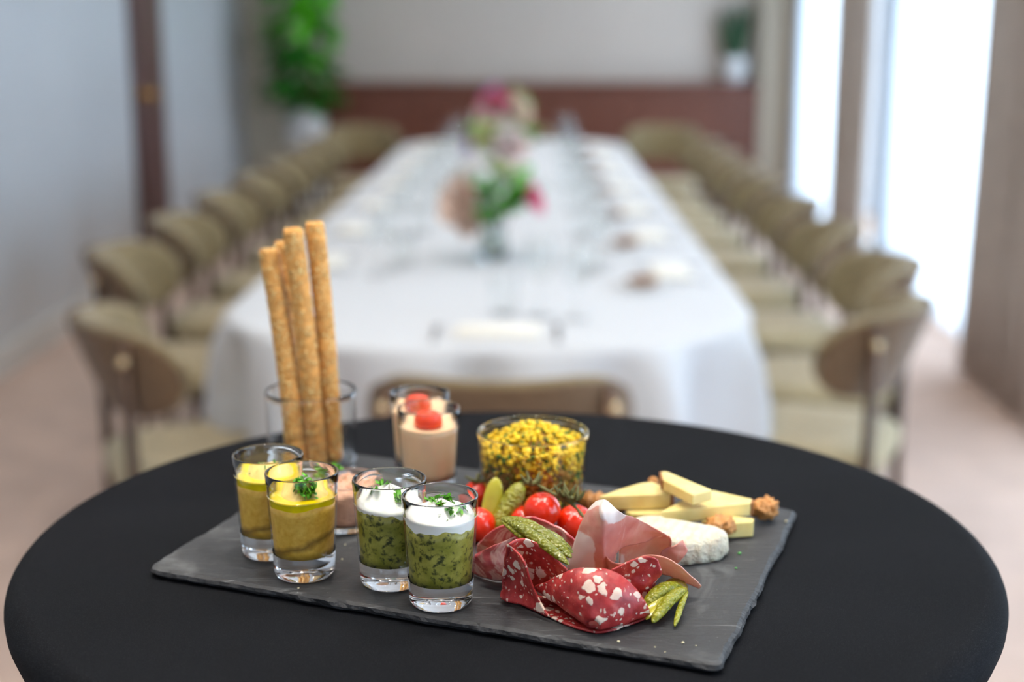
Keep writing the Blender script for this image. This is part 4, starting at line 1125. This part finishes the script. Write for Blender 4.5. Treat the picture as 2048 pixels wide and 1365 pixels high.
# left, folded upright
slice_obj('salami_slice', 'upright folded salami slice at the left of the heap, beside the frontmost glass', 'salami', [[
    [(1100, 1234, .0035), (1052, 1214, .0030), (1008, 1202, .0030), (1003, 1196, .0030), (1020, 1188, .0030), (1065, 1190, .0035), (1125, 1196, .0035)],
    [(1078, 1200, .0110), (1042, 1180, .0120), (1010, 1165, .0130), (1008, 1160, .0150), (1024, 1154, .0150), (1066, 1158, .0150), (1128, 1172, .0120)],
    [(1062, 1165, .0220), (1038, 1142, .0250), (1012, 1128, .0270), (1013, 1123, .0290), (1030, 1118, .0290), (1070, 1122, .0280), (1130, 1155, .0220)],
    [(1050, 1126, .0350), (1036, 1106, .0385), (1017, 1090, .0415), (1022, 1087, .0435), (1046, 1078, .0440), (1085, 1093, .0400), (1134, 1140, .0290)]]], 'salami', 0.0012, GS, seed=3)
# right, standing behind
slice_obj('salami_slice', 'curled salami slice at the right, leaning against the ham', 'salami', [[
    [(1206, 1196, .0045), (1245, 1200, .0045), (1285, 1204, .0045), (1300, 1196, .0050), (1306, 1180, .0050)],
    [(1212, 1172, .0150), (1248, 1174, .0150), (1290, 1176, .0150), (1310, 1166, .0150), (1308, 1156, .0150)],
    [(1218, 1154, .0230), (1254, 1148, .0240), (1298, 1144, .0250), (1321, 1146, .0240), (1312, 1140, .0230)],
    [(1224, 1140, .0290), (1260, 1123, .0330), (1290, 1113, .0350), (1312, 1119, .0330), (1306, 1122, .0310)]]], 'salami', 0.0012, GS, seed=4)
# coppa
slice_obj('coppa_slice', 'dark red coppa slice folded at the left behind the frontmost glass', 'coppa', [[
    [(953, 1106, .0040), (985, 1100, .0120), (1015, 1086, .0200), (1048, 1080, .0240)],
    [(954, 1098, .0100), (980, 1082, .0210), (1012, 1066, .0280), (1044, 1060, .0300)],
    [(956, 1092, .0140), (977, 1068, .0270), (1008, 1051, .0350), (1040, 1043, .0370)]]], 'coppa', 0.0013, GCP, seed=5)
slice_obj('coppa_slice', 'marbled pink coppa slice lying lowest at the left, beside the frontmost glass', 'coppa', [[
    [(944, 1146, .0012), (974, 1157, .0014), (1004, 1162, .0016), (1046, 1160, .0020)],
    [(946, 1130, .0100), (972, 1134, .0130), (1004, 1134, .0150), (1040, 1128, .0160)],
    [(948, 1118, .0160), (974, 1108, .0220), (1006, 1100, .0260), (1036, 1096, .0270)],
    [(950, 1112, .0170), (975, 1097, .0260), (1003, 1084, .0310), (1030, 1075, .0340)]]], 'coppa', 0.0013, GCP, seed=6)
slice_obj('coppa_slice', 'pink coppa slice arched behind the dark gherkin, in front of the tomatoes', 'coppa', [[
    [(1040, 1078, .0200), (1062, 1074, .0220), (1084, 1080, .0230), (1108, 1094, .0210), (1132, 1112, .0160), (1148, 1126, .0100)],
    [(1034, 1060, .0280), (1056, 1053, .0310), (1078, 1056, .0320), (1106, 1070, .0300), (1134, 1090, .0250), (1152, 1105, .0190)],
    [(1030, 1046, .0340), (1050, 1036, .0380), (1073, 1037, .0395), (1104, 1049, .0380), (1136, 1069, .0335), (1154, 1086, .0280)]]], 'coppa', 0.0014, GCP, seed=7)
# ham
hamA = {'grid': [
    [(1132, 1142, .010), (1163, 1147, .011), (1199, 1146, .014), (1213, 1140, .016), (1242, 1098, .0265), (1288, 1085, .0290), (1322, 1071, .0320), (1334, 1072, .0345)],
    [(1147, 1092, .029), (1174, 1096, .032), (1203, 1094, .036), (1214, 1100, .032), (1250, 1078, .0350), (1291, 1073, .0340), (1325, 1070, .0340), (1333, 1072, .0345)],
    [(1162, 1047, .046), (1186, 1050, .049), (1206, 1047, .053), (1222, 1062, .046), (1255, 1056, .0430), (1294, 1062, .0385), (1328, 1069, .0360), (1333, 1072, .0345)],
    [(1178, 1018, .056), (1196, 1020, .059), (1208, 1020, .061), (1230, 1038, .053), (1260, 1042, .0480), (1297, 1055, .0410), (1329, 1069, .0365), (1333, 1072, .0345)],
    [(1192, 1004, .060), (1203, 1001, .062), (1214, 1003, .062), (1238, 1024, .0570), (1263, 1034, .0505), (1299, 1051, .0425), (1330, 1069, .0365), (1333, 1072, .0345)]],
    'fat': [[1, 1, .3, 0, 0, 0, 0, 0], [1, .9, .1, 0, 0, 0, 0, 0], [.2, .05, .4, .1, 0, 0, 0, 0], [.6, .3, .9, .75, 0, 0, 0, 0], [1, 1, 1, 1, .1, 0, 0, 0]]}
hamA2 = {'grid': [
    [(1238, 1132, .008), (1268, 1128, .008), (1300, 1120, .009), (1326, 1112, .012), (1338, 1102, .017)],
    [(1238, 1112, .017), (1270, 1108, .017), (1305, 1098, .019), (1336, 1092, .022), (1343, 1090, .026)],
    [(1240, 1094, .0245), (1278, 1086, .0270), (1312, 1074, .0300), (1336, 1073, .0335), (1341, 1079, .0320)]],
    'fat': [[.8, .1, 0, 0, 0], [.6, .1, 0, 0, 0], [.2, 0, 0, 0, 0]]}
slice_obj('ham_slice', 'large pink cured ham slice folded to a tall peak with white fat', 'ham', [hamA, hamA2], 'ham', 0.0008, GHM, rough=0.0005, seed=8)
hamB = {'grid': [
    [(1232, 1122, .012), (1214, 1138, .010), (1211, 1152, .008), (1228, 1162, .008), (1252, 1162, .008), (1275, 1157, .012), (1292, 1147, .015), (1318, 1148, .014), (1340, 1153, .013), (1369, 1166, .009), (1398, 1177, .006)],
    [(1232, 1108, .020), (1214, 1119, .020), (1212, 1132, .018), (1228, 1144, .017), (1252, 1144, .017), (1275, 1136, .020), (1292, 1128, .023), (1316, 1130, .023), (1341, 1137, .021), (1371, 1154, .015), (1401, 1175, .007)],
    [(1233, 1096, .0270), (1216, 1103, .0290), (1214, 1115, .0270), (1228, 1127, .0255), (1252, 1128, .0255), (1275, 1117, .0280), (1292, 1111, .0300), (1315, 1112, .0305), (1342, 1121, .0285), (1372, 1143, .0200), (1403, 1173, .0080)]],
    'fat': [[.1]*11, [0]*11, [.35, .3, .3, .3, .2, .1, 0, 0, 0, 0, 0]]}
slice_obj('ham_slice', 'thin ham slice curling forward with a pointed tail over the right gherkin', 'ham', [hamB], 'ham', 0.0008, GHM, rough=0.0004, seed=9)
hamC = {'grid': [
    [(1312, 1140, .006), (1336, 1134, .009), (1356, 1127, .0125)],
    [(1318, 1118, .014), (1342, 1110, .018), (1368, 1114, .0175)],
    [(1322, 1104, .020), (1344, 1099, .022), (1375, 1101, .0215)],
    [(1330, 1100, .022), (1352, 1090, .0255), (1366, 1081, .0275)]], 'fat': [[.1]*3, [0]*3, [0]*3, [.2]*3]}
slice_obj('ham_slice', 'ragged scrap of ham standing against the white cheese', 'ham', [hamC], 'ham', 0.0008, GHM, rough=0.0007, seed=10)

# ------------------------------------------------------------------ gherkins
def gherkin_geo(p0, p1, w, t, up=(0, 0, 1), bend=0.0, bumps=0.06, seed=0, n=26, m=40, flat_side=None):
    ax = p1 - p0; L = ax.length; d = ax.normalized(); up = Vector(up); s = d.cross(up).normalized(); u = s.cross(d)
    V, Fc = [], []
    for i in range(m + 1):
        q = i/m; pr = max(0.02, (1 - abs(2*q - 1)**3.2))**0.5*(0.86 + 0.14*math.sin(PI*q))
        c = p0 + ax*q + u*bend*math.sin(PI*q)
        for k in range(n):
            a = 2*PI*k/n; dx, du = math.cos(a)*w/2*pr, math.sin(a)*t/2*pr
            if flat_side is not None and math.sin(a) > 0: du *= flat_side
            p = c + s*dx + u*du
            bmp = 1 + bumps*noise.noise(p*420 + Vector((seed*3.3, 0, 0)))
            V.append(c + s*dx*bmp + u*du*bmp)
    for i in range(m):
        for k in range(n): Fc.append((i*n + k, i*n + (k + 1) % n, (i + 1)*n + (k + 1) % n, (i + 1)*n + k))
    Fc.append(tuple(reversed(range(n)))); Fc.append(tuple(range(m*n, (m + 1)*n)))
    return V, Fc
# upright half and upright whole
p0, p1 = B(974, 1066, .004), B(993, 956, .0390)
g = gherkin_geo(p0, p1, 0.0135, 0.010, (0, -1, 0.3), 0, 0.02, 1, flat_side=0.35)
o = thing('gherkin', 'halved gherkin standing upright with its smooth pale cut face towards us', 'gherkin', p0, 0, 'gherkins on the slate'); obj('half', g, 'gherkin_flesh', o)
p0, p1 = B(990, 1070, .006), B(1044, 966, .0370)
tag(obj('gherkin', gherkin_geo(p0, p1, 0.0150, 0.0145, (0, -1, 0.3), 0, 0.13, 2), 'gherkin', loc=p0), 'whole bumpy gherkin standing upright beside the red tomato', 'gherkin', 'gherkins on the slate')
# fanned dark gherkin on the coppa
tip = B(1000, 1037, .0440)
fg = thing('gherkin', 'dark green gherkin cut into a fan, lying across the salami and coppa', 'gherkin', tip, 0, 'gherkins on the slate')
for k, (a, b, w, tk, bn) in enumerate([((1004, 1038, .0440), (1050, 1080, .0390), .0070, .0045, .001), ((1002, 1036, .0450), (1138, 1130, .0345), .0075, .0060, .003), ((1008, 1036, .0440), (1143, 1116, .0330), .0100, .0070, .005), ((1074, 1056, .0430), (1145, 1106, .0330), .0060, .0050, .002)]):
    obj('fan_slice', gherkin_geo(B(*a), B(*b), w, tk, (0.2, -0.5, 1), bn, 0.12 if k else 0.04, 3 + k), 'gherkin_dark' if k else 'gherkin', fg)
# fanned gherkin at the right front
tip = B(1356, 1168, .0060)
fg = thing('gherkin', 'yellow-green gherkin cut into a fan at the right front of the salami', 'gherkin', tip, 0, 'gherkins on the slate')
obj('gherkin_tip', gherkin_geo(B(1326, 1172, .008), B(1376, 1182, .006), .011, .010, (0, 0, 1), 0.001, 0.10, 9), 'gherkin_tip', fg)
for k, (a, b, w, tk, bn, m) in enumerate([((1362, 1172, .010), (1288, 1210, .0085), .0095, .0070, .004, 'gherkin'), ((1366, 1174, .009), (1292, 1226, .0055), .0070, .0055, .003, 'gherkin_flesh'), ((1370, 1176, .0085), (1292, 1240, .0035), .0060, .0045, .003, 'gherkin_flesh'),
                                          ((1372, 1178, .0090), (1305, 1246, .0040), .0080, .0070, .004, 'gherkin'), ((1375, 1182, .0075), (1349, 1254, .0022), .0040, .0040, .002, 'gherkin')]):
    obj('fan_slice', gherkin_geo(B(*a), B(*b), w, tk, (0, -0.2, 1), bn, 0.10, 20 + k), m, fg)

# ------------------------------------------------------------------ tomatoes on the vine
def tomato(label, c, r, sy=1.0, seed=0, calyx=False):
    V, Fc = blob((0, 0, 0), (r, r*sy, r*0.95), 4); V2 = []
    for p in V:
        q = Vector(p); d = math.hypot(q.x, q.y)/r
        if q.z > 0: q.z -= 0.22*r*math.exp(-(d/0.22)**2)
        V2.append(q + c)
    o = thing('cherry_tomato', label, 'tomato', c - Vector((0, 0, r*0.95)), 0, 'cherry tomatoes on the slate')
    obj('fruit', (V2, Fc), 'tomato', o)
    if calyx:
        gs = []
        for k in range(5):
            a = 2*PI*k/5 + seed; e = c + Vector((0, 0, r*0.80))
            gs.append(tube(crom([e, e + Vector((math.cos(a)*r*0.45, math.sin(a)*r*0.45, r*0.22)), e + Vector((math.cos(a)*r*0.85, math.sin(a)*r*0.85, r*0.40))], 3), [0.0010, 0.0013, 0.0014, 0.0013, 0.0011, 0.0008, 0.0003], 6))
        gs.append(tube([c + Vector((0, 0, r*0.75)), c + Vector((0.001, 0, r*1.45))], 0.0011, 6))
        obj('calyx', join(*gs), 'vine', o)
tomato('bright red cherry tomato at the centre, round and topmost of the heap', B(1084, 1021, .0262), 0.0128)
tomato('red cherry tomato behind the ham peak, under the vine', B(1150, 1048, .0135), 0.0134, 1.1)
tomato('red cherry tomato wedged beneath the central tomato', B(1052, 1046, .0130), 0.0124)
tomato('red cherry tomato with a green calyx behind the upright gherkins', B(956, 992, .0118), 0.0118, 1.0, 0.4, True)
tomato('orange-red cherry tomato half hidden behind the frontmost glass', B(956, 1050, .0125), 0.0125)
vpts = crom([B(1046, 968, .0400), B(1070, 968, .0430), B(1098, 984, .0400), B(1128, 998, .0370), B(1150, 1014, .0340), B(1168, 1036, .0300)], 5)
vn = thing('tomato_vine', 'brown-green tomato vine lying over the red tomatoes', 'vine', vpts[0])
obj('stem', tube(vpts, [0.0011 + 0.0003*math.sin(k*1.7) for k in range(len(vpts))], 8), 'vine', vn)
obj('stem', tube(crom([B(1098, 984, .0400), B(1112, 975, .042), B(1124, 966, .045)], 4), 0.0008, 6), 'vine', vn)
for (px, py, h, sd) in ((1064, 970, .042, 1), (1130, 994, .039, 2), (1148, 1000, .038, 3)):
    e = B(px, py, h); gs = []
    for k in range(5):
        a = 2*PI*k/5 + sd*0.8; L = 0.0105
        gs.append(tube(crom([e, e + Vector((math.cos(a)*L*0.4, math.sin(a)*L*0.4, L*0.18)), e + Vector((math.cos(a)*L*0.75, math.sin(a)*L*0.75, L*0.75))], 3), [0.0012, 0.0015, 0.0017, 0.0016, 0.0013, 0.0009, 0.0003], 6))
    obj('calyx', join(*gs), 'vine', vn)

# ------------------------------------------------------------------ cheeses and walnuts
def prism(poly, h, thick, bev=0.0009):
    top = [B(px, py, h) for (px, py) in poly]; bm = bmesh.new()
    tv = [bm.verts.new(p) for p in top]; bv = [bm.verts.new(p - Vector((0, 0, thick))) for p in top]; n = len(top)
    bm.faces.new(tv); bm.faces.new(list(reversed(bv)))
    for k in range(n): bm.faces.new((tv[k], bv[k], bv[(k + 1) % n], tv[(k + 1) % n]))
    bmesh.ops.recalc_face_normals(bm, faces=bm.faces[:])
    bmesh.ops.bevel(bm, geom=bm.edges[:], offset=bev, segments=2, profile=0.5, affect='EDGES')
    return bmgeo(bm)
def cheese(label, poly, h, thick, rind=None):
    c = sum((B(x, y, h) for x, y in poly), Vector())/len(poly)
    o = thing('cheese_wedge', label, 'cheese', (c.x, c.y, ZB + h - thick), 0, 'hard cheese wedges on the slate')
    obj('paste', prism(poly, h, thick), 'hard_cheese', o, smooth=False)
    if rind:
        a, b = B(rind[0], rind[1], h), B(rind[2], rind[3], h); d = (b - a).normalized(); nn = Vector((d.y, -d.x, 0))
        if (((a + b)/2) - c).dot(nn) < 0: nn = -nn
        ext = 0.0012; bm = bmesh.new()
        q = [a - nn*0.0003, b - nn*0.0003, b + nn*ext, a + nn*ext]
        tv = [bm.verts.new(p - Vector((0, 0, 0.0004))) for p in q]; bv = [bm.verts.new(p - Vector((0, 0, thick - 0.0004))) for p in q]
        bm.faces.new(tv); bm.faces.new(list(reversed(bv)))
        for k in range(4): bm.faces.new((tv[k], bv[k], bv[(k + 1) % 4], tv[(k + 1) % 4]))
        bmesh.ops.recalc_face_normals(bm, faces=bm.faces[:]); obj('rind', bmgeo(bm), 'cheese_rind', o, smooth=False)
cheese('pale yellow cheese wedge with its thin tip pointing left, on top of the pile', [(1198, 993), (1240, 978), (1282, 966), (1306, 964), (1346, 982), (1342, 988)], .0225, .0110, (1342, 988, 1346, 982))
cheese('topmost cheese wedge, leaning at the back with a brown rind at its left end', [(1322, 943), (1334, 943), (1424, 980), (1386, 990), (1326, 960)], .0340, .0080, (1322, 943, 1326, 960))
cheese('long cheese wedge across the middle with its rind touching the right walnut', [(1320, 1024), (1362, 1002), (1426, 981), (1504, 998), (1502, 1006)], .0205, .0100, (1502, 1006, 1504, 998))
cheese('short pale cheese wedge lying low at the left behind the ham', [(1250, 1022), (1310, 1010), (1348, 1018), (1342, 1030), (1262, 1028)], .0110, .0100)
cheese('small cheese wedge lying at the right on the slate beside the white cheese', [(1402, 1042), (1455, 1031), (1508, 1037), (1507, 1044), (1440, 1048)], .0120, .0112)
# half round of white-rind cheese
poly = [(1266, 1037), (1290, 1030), (1335, 1035), (1380, 1042), (1437, 1053), (1453, 1062), (1447, 1070), (1425, 1077), (1390, 1083), (1345, 1083), (1305, 1070), (1274, 1050)]
topv = crom([B(x, y, .0170) for x, y in poly], 6, True); cc = sum(topv, Vector())/len(topv); n = len(topv); V, Fc = [], []
lev = [(0.25, 0.0), (0.55, 0.0002), (0.85, 0.0002), (0.97, -0.0006), (1.025, -0.003), (1.055, -0.0075), (1.05, -0.0125), (1.01, -0.0162), (0.9, -0.0168)]
V.append(cc.copy())
for (q, dz) in lev:
    for p in topv:
        w = cc + (p - cc)*q + Vector((0, 0, dz)); am = 0.0009 if q > 0.9 else 0.0004
        w += noise.noise_vector(w*210)*am + noise.noise_vector(w*90)*am
        w.z = max(w.z, ZB + 0.0002); V.append(w)
for k in range(n): Fc.append((0, 1 + k, 1 + (k + 1) % n))
for i in range(len(lev) - 1):
    for k in range(n): Fc.append((1 + i*n + k, 1 + (i + 1)*n + k, 1 + (i + 1)*n + (k + 1) % n, 1 + i*n + (k + 1) % n))
Fc.append(tuple(reversed(range(1 + (len(lev) - 1)*n, 1 + len(lev)*n))))
tag(obj('soft_cheese', (V, Fc), 'soft_cheese', loc=(cc.x, cc.y, ZB)), 'thick piece of white-rind soft cheese behind the ham', 'cheese')
def walnut(label, px, py, h, s, rz, seed):
    c = B(px, py, h); v, f = ico(4); V = []; rot = Matrix.Rotation(rz, 3, 'Z')
    for p in v:
        p = Vector(p); q = p*(1 + 0.5*abs(noise.noise(p*2.4 + Vector((seed, 0, 0)))) - 0.16 + 0.15*noise.noise(p*5 + Vector((0, seed, 0))) - 0.30*math.exp(-(p.x/0.16)**2)*(p.z > -0.2))
        q = rot @ Vector((q.x*s[0], q.y*s[1], q.z*s[2])); V.append(q + c)
    zmin = min(p.z for p in V)
    V = [p - Vector((0, 0, zmin - ZB - 0.0002)) for p in V] if h < 0.014 else V
    zmin = min(p.z for p in V)
    tag(obj('walnut_half', (V, f), 'walnut', loc=(c.x, c.y, zmin)), label, 'walnut', 'walnuts among the cheese')
walnut('walnut half at the right end of the long cheese wedge', 1530, 1020, .0085, (0.0095, 0.0100, 0.0085), 0.5, 1)
walnut('walnut half between the white cheese and the small cheese wedge', 1440, 1056, .0085, (0.0115, 0.0095, 0.0080), 0.2, 2)
walnut('walnut half at the left tip of the cheese pile, behind the ham peak', 1188, 1006, .0085, (0.0110, 0.0100, 0.0075), -0.3, 3)
walnut('walnut piece under the left cheese wedge, just behind the ham', 1232, 1012, .0070, (0.0085, 0.0090, 0.0065), 0.9, 4)
walnut('tiny walnut piece peeking out at the back behind the cheese', 1306, 967, .0180, (0.0040, 0.0040, 0.0050), 0.2, 5)

# ------------------------------------------------------------------ crumbs
for i, (px, py, s) in enumerate([(597, 1177, .0008), (684, 1119, .0007), (690, 1090, .0006), (668, 1138, .0006), (910, 1338, .0), (1366, 1286, .0010), (1237, 1284, .0009), (1310, 1295, .0006), (1330, 1305, .0005), (1572, 1043, .0010), (652, 1104, .0005), (1392, 1292, .0005)]):
    if s <= 0: continue
    p = B(px, py, s*0.7); tag(obj('crumb', blob(p, (s, s*0.8, s*0.7), 2, 0.4, i), 'crumb', loc=p - Vector((0, 0, s*0.7))), 'tiny pale crumb on the slate board', 'crumb', 'pale crumbs on the slate')
for i, (px, py, s, lb) in enumerate([(1479, 1107, .0013, 'larger bright green herb fleck on the slate right of the white cheese'), (1472, 1137, .0009, 'smaller green herb fleck on the slate nearer the board edge')]):
    p = B(px, py, s*0.6); tag(obj('herb_fleck', blob(p, (s, s*0.8, s*0.6), 2, 0.4, i), 'green_fleck', loc=p - Vector((0, 0, s*0.6))), lb, 'herb', 'green flecks on the slate')
